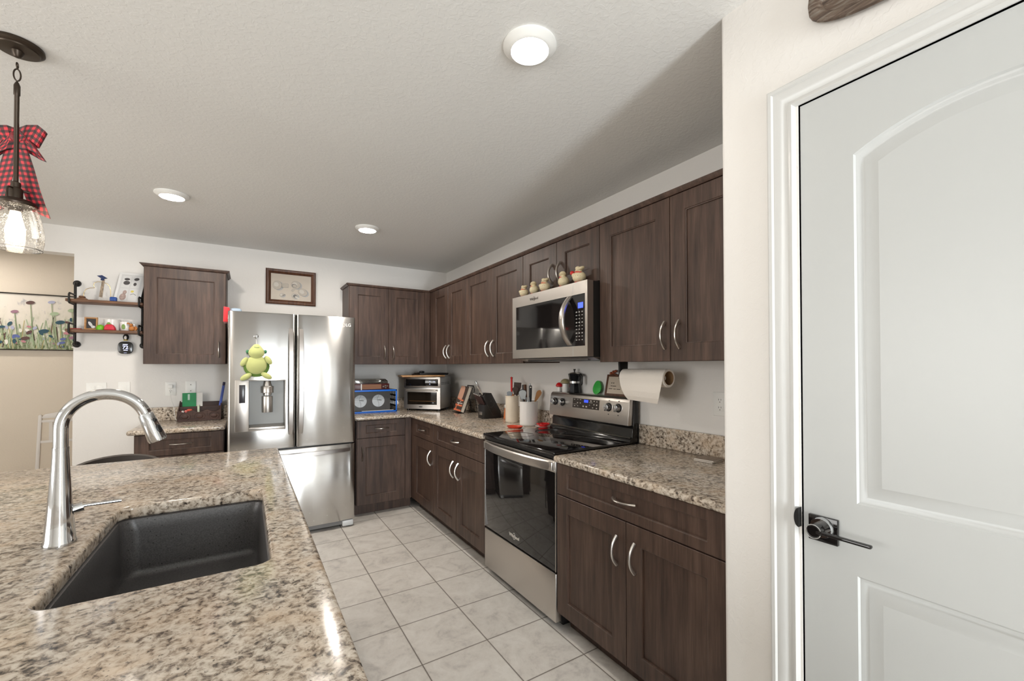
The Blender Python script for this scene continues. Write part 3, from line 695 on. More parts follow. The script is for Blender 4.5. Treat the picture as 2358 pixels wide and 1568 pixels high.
for y, tw in ((2.422, .1), (2.340, .0), (1.892, .05), (1.812, -.05)):
    mb = MB(); c = Vector((px(1.101), y, 1.101)); mb.lathe([(0, -.004), (.0265, -.004), (.0265, .001), (0, .001)], c, 28, 'x'); part('knob_ring', mb, BLK, cp)
    mb = MB(); mb.lathe([(0, -.026), (.019, -.026), (.0215, -.022), (.0225, -.004), (0, -.004)], c, 28, 'x')
    mb.box(c.x-.034, c.y-.0075, c.z-.0215, c.x-.024, c.y+.0075, c.z+.0215, .002); part('knob', mb, CHROME, cp, 'silver burner knob')
for y in (1.89, 1.81):
    for z, s_ in ((1.141, .004), (1.058, .004)): part('knob_print', MB().box(px(z)-.0006, y-s_, z-s_*.7, px(z), y+s_, z+s_*.7), BLK, cp)

# ------------------------------------------------------------------ microwave
MX = 1.560; MY0, MY1, MZ0, MZ1 = 1.7235, 2.4815, 1.405, 1.8195
t = thing('microwave', 'stainless over-the-range microwave with curved vertical handle', 'microwave', (1.75, 2.10, MZ0))
part('body', MB().box(1.603, MY0+.001, MZ0-.004, 1.970, MY1-.001, MZ1-.001, .002), BLK, t)
mb = MB()
for y0, y1, z0, z1 in ((MY0, MY1, 1.750, MZ1), (MY0, MY1, MZ0, 1.463), (MY0, 1.743, 1.463, 1.750), (2.437, MY1, 1.463, 1.750)): mb.box(MX, y0, z0, 1.6025, y1, z1)
dr = part('door', mb, SS, t, 'stainless door frame')
part('door_glass', MB().box(MX+.0025, 1.743, 1.463, 1.6, 2.437, 1.750), BGLASS, dr, 'black glass window')
for q0, q1 in ((MZ0+.001, 1.4629), (1.7501, MZ1)): part('door_seam', MB().box(MX-.0004, 1.8425, q0, MX+.002, 1.8445, q1), LIGHTGREY, dr)
mb = MB(); L = []
for i in range(29):
    u = -1+2*i/28; z = 1.609+.140*u; x = MX-.002-.064*(1-abs(u)**2.2)
    L.append([Vector((x+dx, 1.874+sy*.0205, z)) for sy, dx in ((-1, .004), (-.7, 0), (.7, 0), (1, .004), (1, .014), (-1, .014))])
mb.loft(L); part('handle', mb, SS, dr)
mb = MB(); mb.text('Whirlpool', .022, tmat('R', (MX-.0004, 2.225, 1.783)), .0004, True)
mb.tube([(MX-.0006, 2.225+.010*math.cos(a), 1.784+.014*math.sin(a)) for a in [2*pi*i/20 for i in range(20)]], .0006, 6, closed=True); part('brand_lettering', mb, flat('dark_print', S(84, 74, 68), .4), dr, 'dark brand lettering')
part('display', MB().box(MX+.0012, 1.760, 1.672, MX+.003, 1.802, 1.703), glow('microwave_blue', (.05, .09, .95), 1.4), t, 'glowing blue display')
mb = MB(); mb.box(MX+.0018, 1.746, 1.466, MX+.0026, 1.840, 1.747); n0 = len(mb.bm.faces)
for k in range(9):
    z = 1.653-.0195*k
    for y, a in ((1.768, .0045), (1.792, .005), (1.815, .006)):
        mb.box(MX+.0015, y-a, z-.0022*(1+(k % 3 == 0)), MX+.003, y+a, z+.002)
mb.bm.faces.ensure_lookup_table()
for f in mb.bm.faces[n0:]: f.material_index = 1
part('control_panel', mb, [BGLASS, flat('print_grey', S(190, 186, 182), .5)], t, 'black control panel with white key markings')
mb = MB(); mb.box(1.63, 1.80, 1.384, 1.95, 2.40, 1.4005, .004); part('vent_panel', mb, SSD, t)
mb = MB(); mb.prism([(1.604, 1.4005), (1.66, 1.384), (1.66, 1.4005)], 'y', MY0+.004, MY1-.004); part('hood_lip', mb, SS, t)
# ------------------------------------------------------------------ ceiling lights
def ceiling_light(x, y, label, power):
    DIFF = glow('lit_diffuser', (1.0, .93, .84), power)
    t = thing('ceiling_light', label, 'ceiling light', (x, y, H), 'round white ceiling lights')
    mb = MB(); mb.lathe([(.0, -.0005), (.090, -.0005), (.0905, -.006), (.086, -.010), (.072, -.019), (.0665, -.0225), (.064, -.0225), (.062, -.018), (0, -.018)], (x, y, H), 48); part('trim_ring', mb, WHITE, t)
    mb = MB(); mb.lathe([(0, -.0205), (.0625, -.0205), (.0625, -.0185), (0, -.0185)], (x, y, H), 40); part('diffuser', mb, DIFF, t, 'glowing white diffuser')
ceiling_light(.812, 1.180, 'largest round white ceiling light, near the top centre beside the pantry wall', 55)
ceiling_light(-.402, 3.397, 'round white ceiling light on the left, in front of the open wall shelves', 310)
ceiling_light(.803, 3.421, 'smallest round white ceiling light, in front of the back corner cabinets', 310)

ceiling_light(-2.15, 5.22, 'unseen round ceiling light added to brighten the hall beyond the opening', 200)  # out of view; assumed fixture, added to light the hall wall

# ------------------------------------------------------------------ pendant lamp with bow
PXX, PYY = -.662, 2.095
t = thing('pendant_lamp', 'bronze pendant lamp with seeded glass shade hanging over the island', 'pendant lamp', (PXX, PYY, H))
P = (PXX, PYY, 0)
mb = MB(); mb.lathe([(0, H-.0005), (.064, H-.0005), (.065, H-.010), (.060, H-.015), (.054, H-.0165), (.052, H-.020), (.016, H-.023), (.013, H-.034), (.008, H-.042), (0, H-.044)], P, 48); part('canopy', mb, BRONZE, t)
mb = MB()
vv = lambda v: 1.3488+(844-v)/978*1.42
mb.tube([(PXX+.0075*math.cos(a), PYY+.003*math.cos(a), vv(163)+.020*math.sin(a)) for a in [2*pi*i/20 for i in range(20)]], .0022, 8, closed=True)
mb.tube([(PXX+.000*math.cos(a), PYY+.0065*math.cos(a), vv(141)+.0095*math.sin(a)) for a in [2*pi*i/16 for i in range(16)]], .0020, 8, closed=True)
part('chain_link', mb, BRONZE, t)
zt = vv(430)
mb = MB(); mb.lathe([(0, zt), (.0062, zt), (.0062, vv(212)), (.008, vv(210)), (.008, vv(188)), (.005, vv(182)), (.002, vv(178)), (0, vv(178))], P, 20); part('rod', mb, BRONZE, t)
zc = vv(462)
mb = MB(); mb.lathe([(0, zc-.004), (.050, zc-.010), (.051, zc-.004), (.044, zc+.006), (.036, zc+.010), (.017, zc+.013), (.017, zc+.045), (.014, zc+.050), (.012, zc+.052), (.012, zc+.068), (.006, zc+.072), (0, zc+.072)], P, 40)
part('shade_cap', mb, BRONZE, t)
for k in range(3):
    a = 2*pi*k/3+.35; c, s_ = math.cos(a), math.sin(a); mb = MB()
    mb.tube([(PXX+c*.014, PYY+s_*.014, zc+.046), (PXX+c*.034, PYY+s_*.034, zc+.043), (PXX+c*.040, PYY+s_*.040, zc+.036), (PXX+c*.041, PYY+s_*.041, zc-.002)], .0030, 8); part('cap_bracket', mb, BRONZE, t)
zb = 1.748
prof = [(.046, zc-.008), (.052, zc-.022), (.060, zc-.050), (.066, zc-.085), (.0685, zb+.045), (.0675, zb+.022), (.0635, zb)]
mb = MB(); mb.loft([[Vector((PXX+r*math.cos(2*pi*i/48), PYY+r*math.sin(2*pi*i/48), z)) for i in range(48)] for r, z in prof], cap0=False, cap1=False); part('glass_shade', mb, clear_glass('seeded_glass', (1, .985, .96, 1), .2, True), t, 'clear seeded glass shade')
mb = MB(); mb.tube([(PXX+.0635*math.cos(a), PYY+.0635*math.sin(a), zb) for a in [2*pi*i/48 for i in range(48)]], 0.0014, 6, closed=True); part('shade_rim', mb, clear_glass('rim_glass', (.95, .93, .9, 1), .9), t)
mb = MB(); mb.lathe([(0, zc-.012), (.017, zc-.012), (.017, zc-.030), (0, zc-.030)], P, 20); part('lamp_socket', mb, BRONZE, t)
mb = MB(); mb.lathe([(0, zc-.135), (.010, zc-.132), (.019, zc-.120), (.0235, zc-.103), (.0235, zc-.088), (.018, zc-.062), (.014, zc-.045), (.0125, zc-.031), (0, zc-.031)], P, 24); part('bulb', mb, glow('lit_bulb', (1.0, .86, .66), 10.0), t, 'glowing warm bulb')

PLAID = plaid('buffalo_plaid')
AW = Vector((PXX, PYY, 0)).normalized(); K = Vector((PXX, PYY, vv(300)))+AW*.032; rr_ = Vector((.848, -.53, 0)); dd_ = AW; uu_ = Vector((0, 0, 1))
def BP(a, z, d=0): return K+rr_*(a*1.16)+uu_*(z*.95)+dd_*(d*.8)
bow = thing('ribbon_bow', 'red and black plaid ribbon bow tied to the pendant lamp rod', 'bow', tuple(K))
def loop_part(pts, wid, name):
    mb = MB(); Ls, Rs = [], []
    for (a, z, d, wa, wz) in pts:
        w_ = Vector((wa, wz)).normalized()*wid/2; Ls.append(BP(a-w_.x, z-w_.y, d)); Rs.append(BP(a+w_.x, z+w_.y, d))
    mb.strip(Ls, Rs); o = part(name, mb, PLAID, bow); return o
for sx in (1, -1):
    wd = .058
    loop_part([(0, .004, .004, .1*sx, 1), (.022*sx, .012, -.009, .25*sx, 1), (.050*sx, .012, -.014, .45*sx, 1), (.072*sx, -.010, -.016, .45*sx, 1), (.080*sx, -.016, .0, .45*sx, 1), (.072*sx, -.010, .018, .45*sx, 1), (.045*sx, .004, .022, .4*sx, 1), (.010*sx, 0, .012, .1*sx, 1)], wd, 'bow_loop')
    loop_part([(0, -.004, .004, .1*sx, 1), (.020*sx, -.014, -.008, -.3*sx, 1), (.050*sx, -.040, -.016, -.65*sx, 1), (.068*sx, -.058, -.008, -.6*sx, 1), (.072*sx, -.062, .004, -.6*sx, 1), (.056*sx, -.050, .020, -.6*sx, 1), (.020*sx, -.016, .018, -.3*sx, 1)], wd*1.2, 'bow_loop')
    mb = MB(); Ls, Rs = [], []
    for (a, z, d, hw) in ((.004, -.006, .008, .012), (.016, -.055, .004, .022), (.030, -.120, .010, .026), (.045, -.190, .004, .027), (.062, -.242, .014, .026)):
        Ls.append(BP((a-hw)*sx, z+.004, d)); Rs.append(BP((a+hw)*sx, z-.004, d))
    Ls.append(BP(.034*sx, -.250, .052)); Rs.append(BP(.106*sx, -.288, .052))
    mb.strip(Ls, Rs); part('ribbon_tail', mb, PLAID, bow)
mb = MB(); mb.ball(BP(0, 0, .004), .017, .015, .019, 18, 10); part('knot', mb, flat('plaid_knot', S(120, 28, 34), .6, var=.6, vs=90), bow)

# ------------------------------------------------------------------ pictures
def fmark(mb, n0, i):
    mb.bm.faces.ensure_lookup_table()
    for f in mb.bm.faces[n0:]: f.material_index = i
def ell(mb, c, rx, rz, i, y, rot=0, n=20):
    n0 = len(mb.bm.faces); pts = []
    for k in range(n):
        a = -2*pi*k/n; x, z = rx*math.cos(a), rz*math.sin(a); pts.append((c[0]+x*math.cos(rot)-z*math.sin(rot), y, c[1]+x*math.sin(rot)+z*math.cos(rot)))
    bv = [mb.bm.verts.new(p) for p in pts]; mb.bm.faces.new(bv[::-1]); fmark(mb, n0, i)
def stroke(mb, pts, w_, i, y):
    n0 = len(mb.bm.faces)
    for (x0, z0), (x1, z1) in zip(pts[:-1], pts[1:]):
        d = Vector((x1-x0, z1-z0)); n_ = Vector((-d.y, d.x)).normalized()*w_/2
        mb.quad([(x0+n_.x, y, z0+n_.y), (x0-n_.x, y, z0-n_.y), (x1-n_.x, y, z1-n_.y), (x1+n_.x, y, z1+n_.y)])
    fmark(mb, n0, i)
def frame_mb(x0, x1, z0, z1, y, w_, dep, inner=.004):
    mb = MB(); L = []
    def R(i, yy): return [Vector((x0+i, yy, z0+i)), Vector((x1-i, yy, z0+i)), Vector((x1-i, yy, z1-i)), Vector((x0+i, yy, z1-i))]
    mb.loft([R(0, y), R(0, y-dep*.7), R(w_*.2, y-dep), R(w_*.5, y-dep*.85), R(w_*.62, y-dep*.95), R(w_, y-dep*.45), R(w_, y)], cap0=False, cap1=False, smooth=False); return mb
# sketch above the refrigerator
t = thing('framed_print', 'brown framed mushroom sketch on the wall above the refrigerator', 'picture', (.366, YB, 2.11))
part('frame', frame_mb(.152, .580, 1.946, 2.277, YB-.0005, .042, .024), WALNUT, t)
g = [flat('print_paper', S(212, 198, 180), .35, var=.05, vs=9), flat('sketch_light', S(196, 184, 168), .4, var=.08, vs=60), flat('sketch_grey', S(140, 130, 120), .4), flat('sketch_dark', S(104, 98, 92), .4), flat('sketch_pale', S(216, 208, 196), .4), flat('sketch_shadow', S(176, 174, 172), .4)]
mb = MB(); mb.box(.190, YB-.006, 1.985, .542, YB-.004, 2.238); y = YB-.0063
def cap(c, rx, rz, rot=0):
    ell(mb, (c[0]+.012, c[1]-.006), rx*1.02, rz*1.0, 5, y-.0001, rot); ell(mb, c, rx, rz, 2, y-.0002, rot); ell(mb, (c[0]-.001, c[1]+.001), rx*.95, rz*.95, 1, y-.0003, rot); ell(mb, (c[0]-rx*.2, c[1]+rz*.15), rx*.5, rz*.5, 4, y-.0004, rot)
stroke(mb, [(.255, 2.125), (.34, 2.128)], .038, 2, y-.0001); stroke(mb, [(.255, 2.126), (.338, 2.129)], .033, 1, y-.0002)
cap((.247, 2.125), .040, .043); cap((.405, 2.142), .042, .038, -.3); ell(mb, (.392, 2.132), .022, .018, 3, y-.0005, -.3); ell(mb, (.394, 2.131), .018, .014, 1, y-.0006, -.3)
stroke(mb, [(.395, 2.11), (.37, 2.075)], .024, 1, y-.0002); cap((.465, 2.075), .044, .036, -.5); cap((.395, 2.035), .028, .026); ell(mb, (.398, 2.033), .018, .016, 3, y-.0005); stroke(mb, [(.40, 2.03), (.435, 2.008)], .016, 4, y-.0006)
cap((.285, 2.035), .022, .016, .4); stroke(mb, [(.29, 2.03), (.315, 2.04)], .01, 2, y-.0005)
part('print', mb, g, t)
part('glazing', MB().box(.190, YB-.0085, 1.985, .542, YB-.0078, 2.238), clear_glass('picture_glass', (1, 1, 1, 1), .08), t)
# wildflower canvas in the hall
t = thing('wildflower_painting', 'large wildflower painting in thin dark frame on the hall wall', 'painting', (-2.1, 5.79, 1.77))
AX0, AX1, AZ0, AZ1 = -2.85, -1.36, 1.508, 2.040
part('frame', frame_mb(AX0, AX1, AZ0, AZ1, 5.7895, .011, .035), flat('thin_dark_frame', S(48, 40, 34), .4), t)
def meadow():
    m = NT('painted_meadow'); co = m.n('ShaderNodeTexCoord'); sx = m.n('ShaderNodeSeparateXYZ', {'Vector': co.outputs['Object']})
    n1 = m.noise(m.coord((3, 1, 1.2)), 4, 5, .6, .8); n2 = m.noise(m.coord((16, 1, 4.5)), 3.2, 4, .65, .9); n3 = m.noise(m.coord((5, 1, 4), rot=(0, .5, 0)), 3.0, 3)
    h = m.math('ADD', m.math('MULTIPLY', m.math('ADD', sx.outputs['Z'], .27), 1.9), m.math('MULTIPLY', m.math('SUBTRACT', n1.outputs['Fac'], .5), .9))
    bg = m.ramp(h, [(.05, S(172, 178, 150)), (.4, S(206, 202, 186)), (.75, S(222, 214, 203)), (1, S(218, 211, 201))])
    gr = m.ramp(n2.outputs['Fac'], [(.40, S(120, 138, 104)), (.47, S(176, 184, 152)), (.53, (1, 1, 1)), (1, (1, 1, 1))])
    lo = m.ramp(h, [(.10, (1, 1, 1)), (.62, (0, 0, 0))])
    c = m.mix(m.math('MULTIPLY', lo, .9), bg.outputs[0], m.mix(1.0, bg.outputs[0], gr.outputs[0], 'MULTIPLY'))
    gb = m.ramp(n3.outputs['Fac'], [(.60, (1, 1, 1)), (.72, S(196, 200, 214))]); c = m.mix(.8, c, gb.outputs[0], 'MULTIPLY')
    m.bs(col=c, rough=.7, nor=m.bump(n2.outputs['Fac'], .1, .001)); return m.m
PC = [meadow(), flat('pt_green', S(134, 152, 112), .7), flat('pt_sage', S(166, 182, 150), .7), flat('pt_teal', S(44, 78, 92), .7), flat('pt_blue', S(92, 104, 160), .7), flat('pt_mauve', S(150, 112, 128), .7), flat('pt_rose', S(190, 132, 140), .7), flat('pt_brown', S(92, 66, 62), .7), flat('pt_white', S(228, 224, 214), .7), flat('pt_lilac', S(170, 172, 196), .7), flat('pt_ochre', S(186, 172, 118), .7)]
mb = MB(); mb.box(AX0+.01, 5.772, AZ0+.01, AX1-.01, 5.776, AZ1-.01); rnd = random.Random(4); yy = 5.7718
for k in range(190):
    x = AX0+.03+rnd.random()*1.40; z = AZ0+.012+rnd.random()*.10; hgt = .06+rnd.random()*.20*(.35+.65*(x-AX0)/1.5); dx = (rnd.random()-.5)*.09
    stroke(mb, [(x, z), (x+dx*.4, z+hgt*.5), (x+dx, z+hgt)], .003+.006*rnd.random(), rnd.choice([1, 2, 2, 2, 10, 7]), yy-.00002*k)
for k in range(110):
    x = AX0+.03+rnd.random()*1.40; z = AZ0+.03+abs(rnd.gauss(0, .13)); r_ = .006+.014*rnd.random()
    if z > AZ1-.03: continue
    ell(mb, (x, z), r_*1.3, r_*.75, rnd.choice([3, 3, 4, 5, 6, 7, 8, 8, 9, 2]), yy-.004-.00002*k, rnd.random()*3, 9)
for x, z, r_, i in ((-1.72, 1.955, .030, 7), (-1.82, 1.865, .026, 5), (-1.52, 1.78, .034, 3), (-1.63, 1.69, .036, 3), (-1.56, 1.86, .032, 2), (-1.44, 1.90, .03, 2), (-1.58, 1.97, .026, 9), (-1.75, 1.62, .03, 7), (-1.47, 1.68, .028, 6), (-1.50, 1.62, .022, 4), (-1.505, 1.585, .022, 4), (-1.90, 1.72, .022, 3)):
    ell(mb, (x, z), r_, r_*.55, i, yy-.0065, .2, 12); stroke(mb, [(x+.03, AZ0+.02), (x+.012, (z+AZ0)/2), (x, z)], .005, 1, yy-.0060)
part('canvas', mb, PC, t)

# ------------------------------------------------------------------ wall shelf and its things
t = thing('wall_shelf', 'two-tier wooden wall shelf on black iron pipes left of the cabinet', 'shelf', (-.92, YB, 1.75))
for z in (1.840, 1.614): part('shelf_board', MB().box(-1.140, 4.415, z, -.700, 4.578, z+.021, .003), OAK, t)
for x in (-1.118, -.722):
    mb = MB(); mb.tube([(x, YB-.006, 2.000), (x, 4.562, 2.000), (x, 4.548, 1.988), (x, 4.546, 1.97), (x, 4.546, 1.556), (x, 4.548, 1.538), (x, 4.562, 1.526), (x, YB-.006, 1.526)], .0085, 12)
    pipe = part('pipe_bracket', mb, PIPE, t)
    for z in (2.000, 1.526):
        mb = MB(); mb.lathe([(0, -.0005), (.024, -.0005), (.024, -.005), (.018, -.007), (.013, -.020), (0, -.020)], (x, YB, z), 24, 'y'); part('flange', mb, PIPE, pipe)
    for z in (1.840, 1.614):
        mb = MB(); mb.tube([(x, 4.546, z+.064), (x, 4.424, z+.064), (x, 4.410, z+.054), (x, 4.408, z-.004), (x, 4.420, z-.010), (x, 4.546, z-.012)], .0065, 8); part('guard_bar', mb, PIPE, pipe)
Z1, Z2 = 1.861, 1.635
# upper board
mb = MB(); mb.box(-1.092, 4.47, Z1, -1.040, 4.53, Z1+.018, .007, 3); mb.box(-1.084, 4.475, Z1+.018, -1.052, 4.525, Z1+.034, .007, 3)
solo('wooden_keepsake', mb, OAK, 'small brown wooden piece at the left end of the top shelf', 'ornament', loc=(-1.066, 4.5, Z1))
t = thing('heart_photo_stand', 'gold wire heart stand with a blue mortarboard on the top shelf', 'ornament', (-.985, 4.51, Z1))
pts = [(-.908, Z1+.003), (-.909, 1.95), (-.914, 1.985), (-.930, 2.005), (-.955, 2.016), (-.985, 2.015), (-1.003, 2.005), (-1.008, 1.985), (-1.002, 1.972), (-1.003, 1.965), (-1.03, 1.962), (-1.05, 1.95), (-1.062, 1.922), (-1.062, 1.892), (-1.052, Z1+.003)]
mb = MB(); mb.tube([(x, 4.51, z) for x, z in pts], .0022, 8); mb.tube([(-.908, 4.51, Z1+.0025), (-1.052, 4.51, Z1+.0025)], .0025, 8); part('wire_heart', mb, GOLD, t)
mb = MB(); mb.prism([(-.974, 1.897), (-.955, 1.892), (-.941, 2.030), (-.956, 2.034)], 'y', 4.496, 4.500); part('photo_strip', mb, flat('sepia_strip', S(150, 132, 112), .6, var=.5, vs=60), t)
mb = MB(); mb.prism([(-.985, 2.058), (-.955, 2.066), (-.926, 2.046), (-.954, 2.036)], 'y', 4.488, 4.506); mb.box(-.964, 4.490, 2.026, -.944, 4.504, 2.040, .003); part('mortarboard', mb, flat('navy_felt', S(34, 50, 92), .7), t, 'navy blue mortarboard')
mb = MB(); mb.box(-.903, 4.445, Z1, -.861, 4.478, Z1+.036, .008, 3); mb.box(-.893, 4.443, Z1+.010, -.872, 4.446, Z1+.022, .001)
n0 = 0; solo('blue_tin', mb, flat('royal_blue', S(28, 72, 148), .35), 'small royal blue tin in front of the white collage frame', 'tin', loc=(-.882, 4.46, Z1))
t = thing('collage_frame', 'white multi-photo frame leaning on the top shelf', 'picture frame', (-.815, 4.54, Z1))
sh = Matrix.Identity(4); sh[0][2] = .16; sh[1][2] = .10; T0 = Matrix.Translation((-.818, 4.523, Z1))
fr = MB(); fr.box(-.082, -.008, 0, .082, .006, .250, .003); fr.xf(T0 @ sh); part('frame', fr, flat('pearl_white_frame', S(226, 225, 224), .4), t)
mb = MB(); mb.box(-.066, -.0088, .016, .066, -.0078, .234); mb.xf(T0 @ sh); part('mat_board', mb, flat('mat_grey', S(206, 205, 204), .6), t)
MG, MG2, MY = flat('photo_dark', S(70, 66, 66), .5, var=.4, vs=70), flat('photo_rose', S(172, 150, 142), .5, var=.25, vs=60), flat('photo_yellow', S(222, 204, 96), .5)
mb = MB()
for (x0, z0, x1, z1) in ((-.055, .128, -.006, .222), (.004, .128, .056, .222), (-.055, .022, -.006, .118), (.004, .022, .056, .118)): mb.box(x0, -.0095, z0, x1, -.0086, z1)
n0 = len(mb.bm.faces)
ell(mb, (-.028, .196), .017, .010, 1, -.0098); ell(mb, (-.026, .166), .020, .017, 1, -.0098); ell(mb, (.030, .200), .016, .012, 1, -.0098, .3); ell(mb, (.026, .158), .010, .014, 1, -.0098)
ell(mb, (-.024, .088), .012, .017, 2, -.0098); ell(mb, (-.030, .050), .020, .028, 2, -.0098); ell(mb, (.020, .098), .010, .009, 3, -.0098); stroke(mb, [(.012, .070), (.030, .080), (.048, .068)], .003, 1, -.0098)
mb.xf(T0 @ sh); part('photos', mb, [flat('photo_pale', S(214, 213, 212), .5), MG, MG2, MY], t)
# lower board
mb = MB(); mb.box(-1.128, 4.44, Z2, -1.062, 4.48, Z2+.008, .002); solo('red_strip', mb, flat('brick_red', S(150, 50, 46), .6), 'flat dark red strip at the left end of the lower shelf', 'ornament', loc=(-1.095, 4.46, Z2))
t = thing('photo_frame', 'small light wood photo frame on the lower shelf', 'picture frame', (-1.014, 4.48, Z2))
mb = frame_mb(-.038, .038, 0, .098, 0, .012, .012); mb.box(-.037, -.001, .001, .037, .003, .097); mb.xf(Matrix.Translation((-1.014, 4.486, Z2+.0005)) @ Matrix.Rotation(math.radians(-6), 4, 'X')); part('frame', mb, MAPLE, t)
mb = MB(); mb.box(-.027, -.004, .012, .027, -.002, .086); ell(mb, (-.004, .045), .009, .022, 1, -.0043, .5); ell(mb, (.012, .024), .012, .010, 1, -.0043); mb.xf(Matrix.Translation((-1.014, 4.486, Z2+.0005)) @ Matrix.Rotation(math.radians(-6), 4, 'X')); part('photo', mb, [flat('photo_black', S(46, 42, 44), .4), flat('photo_white', S(206, 204, 206), .4)], t)
mb = MB(); mb.lathe([(0, 0), (.024, 0), (.026, .012), (.024, .026), (.016, .038), (0, .044)], (-.957, 4.47, Z2), 24); solo('green_ball', mb, flat('lime_green', S(112, 184, 36), .4), 'lime green dome next to the small wood photo frame', 'ornament', loc=(-.957, 4.47, Z2))
def mug(x, y, r, h, label, name='mug'):
    t = thing(name, label, 'mug', (x, y, Z2), 'white avocado mugs')
    mb = MB(); mb.lathe([(0, 0), (r*.8, 0), (r*.9, .004), (r, h*.4), (r*1.02, h), (r*.94, h), (r*.9, h*.4), (r*.7, .006), (0, .006)], (x, y, Z2), 32); part('cup', mb, WCER, t)
    mb = MB(); mb.tube([(x+r*.95, y, Z2+h*.8), (x+r*1.45, y, Z2+h*.74), (x+r*1.5, y, Z2+h*.45), (x+r*1.3, y, Z2+h*.25), (x+r*.93, y, Z2+h*.22)], .004, 8); part('handle', mb, WCER, t)
    mb = MB(); q = Matrix.Rotation(math.atan2(x, -y)*-1, 3, 'Z'); mb.ball((x-.21*r, y-r*.975, Z2+h*.46), r*.34, .003, h*.30, 14, 8); part('avocado_print', mb, flat('avocado', S(120, 150, 72), .35), t, 'green avocado motif')
mug(-.903, 4.545, .050, .090, 'larger white mug with avocado motif behind the red toy on the lower shelf'); mug(-.815, 4.50, .036, .072, 'smaller white mug with avocado motif at the right of the lower shelf')
mb = MB(); mb.prism([(-.934, Z2), (-.931, Z2+.028), (-.918, Z2+.046), (-.884, Z2+.047), (-.870, Z2+.028), (-.864, Z2)], 'y', 4.435, 4.478, .008, 3); tt = solo('red_toy', mb, flat('toy_red', S(206, 34, 58), .4), 'red rounded toy in front of the larger white mug', 'toy', loc=(-.899, 4.456, Z2))
t = thing('squirrel_figurine', 'small orange-brown figurine at the right end of the lower shelf', 'figurine', (-.772, 4.458, Z2)); mb = MB(); OB = flat('orange_brown', S(186, 118, 58), .6)
mb.ball((-.770, 4.455, Z2+.020), .020, .015, .020, 14, 10); mb.ball((-.775, 4.452, Z2+.048), .012, .011, .012, 12, 8); mb.ball((-.792, 4.452, Z2+.060), .010, .006, .007, 10, 6); part('body', mb, OB, t)
mb = MB(); mb.tube([(-.752, 4.46, Z2+.006), (-.744, 4.46, Z2+.022), (-.752, 4.462, Z2+.040)], [.008, .010, .004], 10); part('tail', mb, OB, t)
# thermostat
t = thing('thermostat', 'black rounded wall thermostat with lit digits below the shelf', 'thermostat', (-.829, YB, 1.506))
def squircle(rx, rz, n=40, p=3.2): return [(math.copysign(abs(math.cos(a))**(2/p), math.cos(a))*rx, math.copysign(abs(math.sin(a))**(2/p), math.sin(a))*rz) for a in [2*pi*i/n for i in range(n)]]
mb = MB(); mb.loft([[Vector((-.829+x*k, YB-d, 1.506+z*k)) for x, z in squircle(.047, .050)] for d, k in ((.0005, .93), (.012, .97), (.020, 1), (.0245, .97), (.026, .9))]); part('body', mb, flat('thermostat_black', S(30, 30, 30), .18), t)
mb = MB(); mb.text('72', .036, tmat('B', (-.829, YB-.0263, 1.508)), .0003, True)
mb.box(-.8445, YB-.0265, 1.529, -.815, YB-.026, 1.535); mb.box(-.840, YB-.0265, 1.483, -.814, YB-.026, 1.489); mb.box(-.838, YB-.0265, 1.464, -.820, YB-.026, 1.4655); part('display_digits', mb, glow('thermo_digits', (.62, .66, .95), 1.0), t, 'glowing white digits')
t = thing('penguin_ornament', 'small black and white penguin ornament above the thermostat', 'ornament', (-.828, YB-.012, 1.565))
mb = MB(); mb.ball((-.828, YB-.013, 1.592), .019, .012, .026, 16, 10); mb.ball((-.829, YB-.014, 1.606), .013, .010, .0075, 14, 8); part('body', mb, BLK, t)
mb = MB(); mb.ball((-.829, YB-.019, 1.588), .010, .009, .017, 14, 8); part('belly', mb, PAPER, t); mb = MB(); mb.ball((-.822, YB-.018, 1.568), .008, .009, .0045, 10, 6); mb.ball((-.836, YB-.018, 1.568), .008, .009, .0045, 10, 6); part('feet', mb, flat('yellow', S(206, 176, 52), .5), t)
# switches and outlets
def plate(side, a, z, w_, h_, kind, label, name='outlet'):
    cat = 'light switch' if 'switch' in name else 'outlet'
    sd = Side('B', YB) if side == 'B' else Side('R', XW)
    t = thing(name, label, cat, sd.P(a, 0, z), 'white wall plates'); mb = MB(); sd.box(mb, a-w_/2, a+w_/2, .0003, .005, z-h_/2, z+h_/2, .003, 2); part('plate', mb, WHITE, t)
    DK = flat('slot_dark', S(60, 55, 50), .6)
    if kind.startswith('sw'):
        for k in range(int(kind[2])):
            aa = a+(k-(int(kind[2])-1)/2)*.046; mb = MB(); sd.box(mb, aa-.0165, aa+.0165, .005, .0072, z-.033, z+.033, .001); part('rocker', mb, WHITE, t)
    elif kind == 'out':
        mb = MB(); sd.box(mb, a-.0165, a+.0165, .005, .0068, z-.035, z+.035, .002); part('receptacle', mb, WHITE, t); mb = MB()
        for dz in (-.019, .019):
            for da in (-.006, .006): sd.box(mb, a+da-.001, a+da+.001, .0066, .0071, z+dz-.001, z+dz+.007)
            sd.box(mb, a-.002, a+.002, .0066, .0071, z+dz-.011, z+dz-.007)
        part('slots', mb, DK, t)
    else:
        mb = MB()
        for dz in (-.026, .026): sd.box(mb, a-.0035, a+.0035, .005, .0058, z+dz-.003, z+dz+.003, .001)
        part('screws', mb, DK, t)
    return t
plate('B', -1.003, 1.168, .118, .118, 'sw2', 'white double rocker switch plate on the wall below the open shelves', 'light_switch')
plate('B', -.838, 1.172, .072, .116, 'sw1', 'white single rocker switch plate right of the double switch', 'light_switch')
plate('B', -.541, 1.165, .072, .116, 'out', 'white outlet with a plugged-in charger above the small left counter')
plate('B', -.405, 1.170, .072, .116, 'blank', 'white blank wall plate behind the green card')
plate('R', 1.226, 1.164, .074, .116, 'out', 'white outlet on the right wall under the cabinets near the pantry')
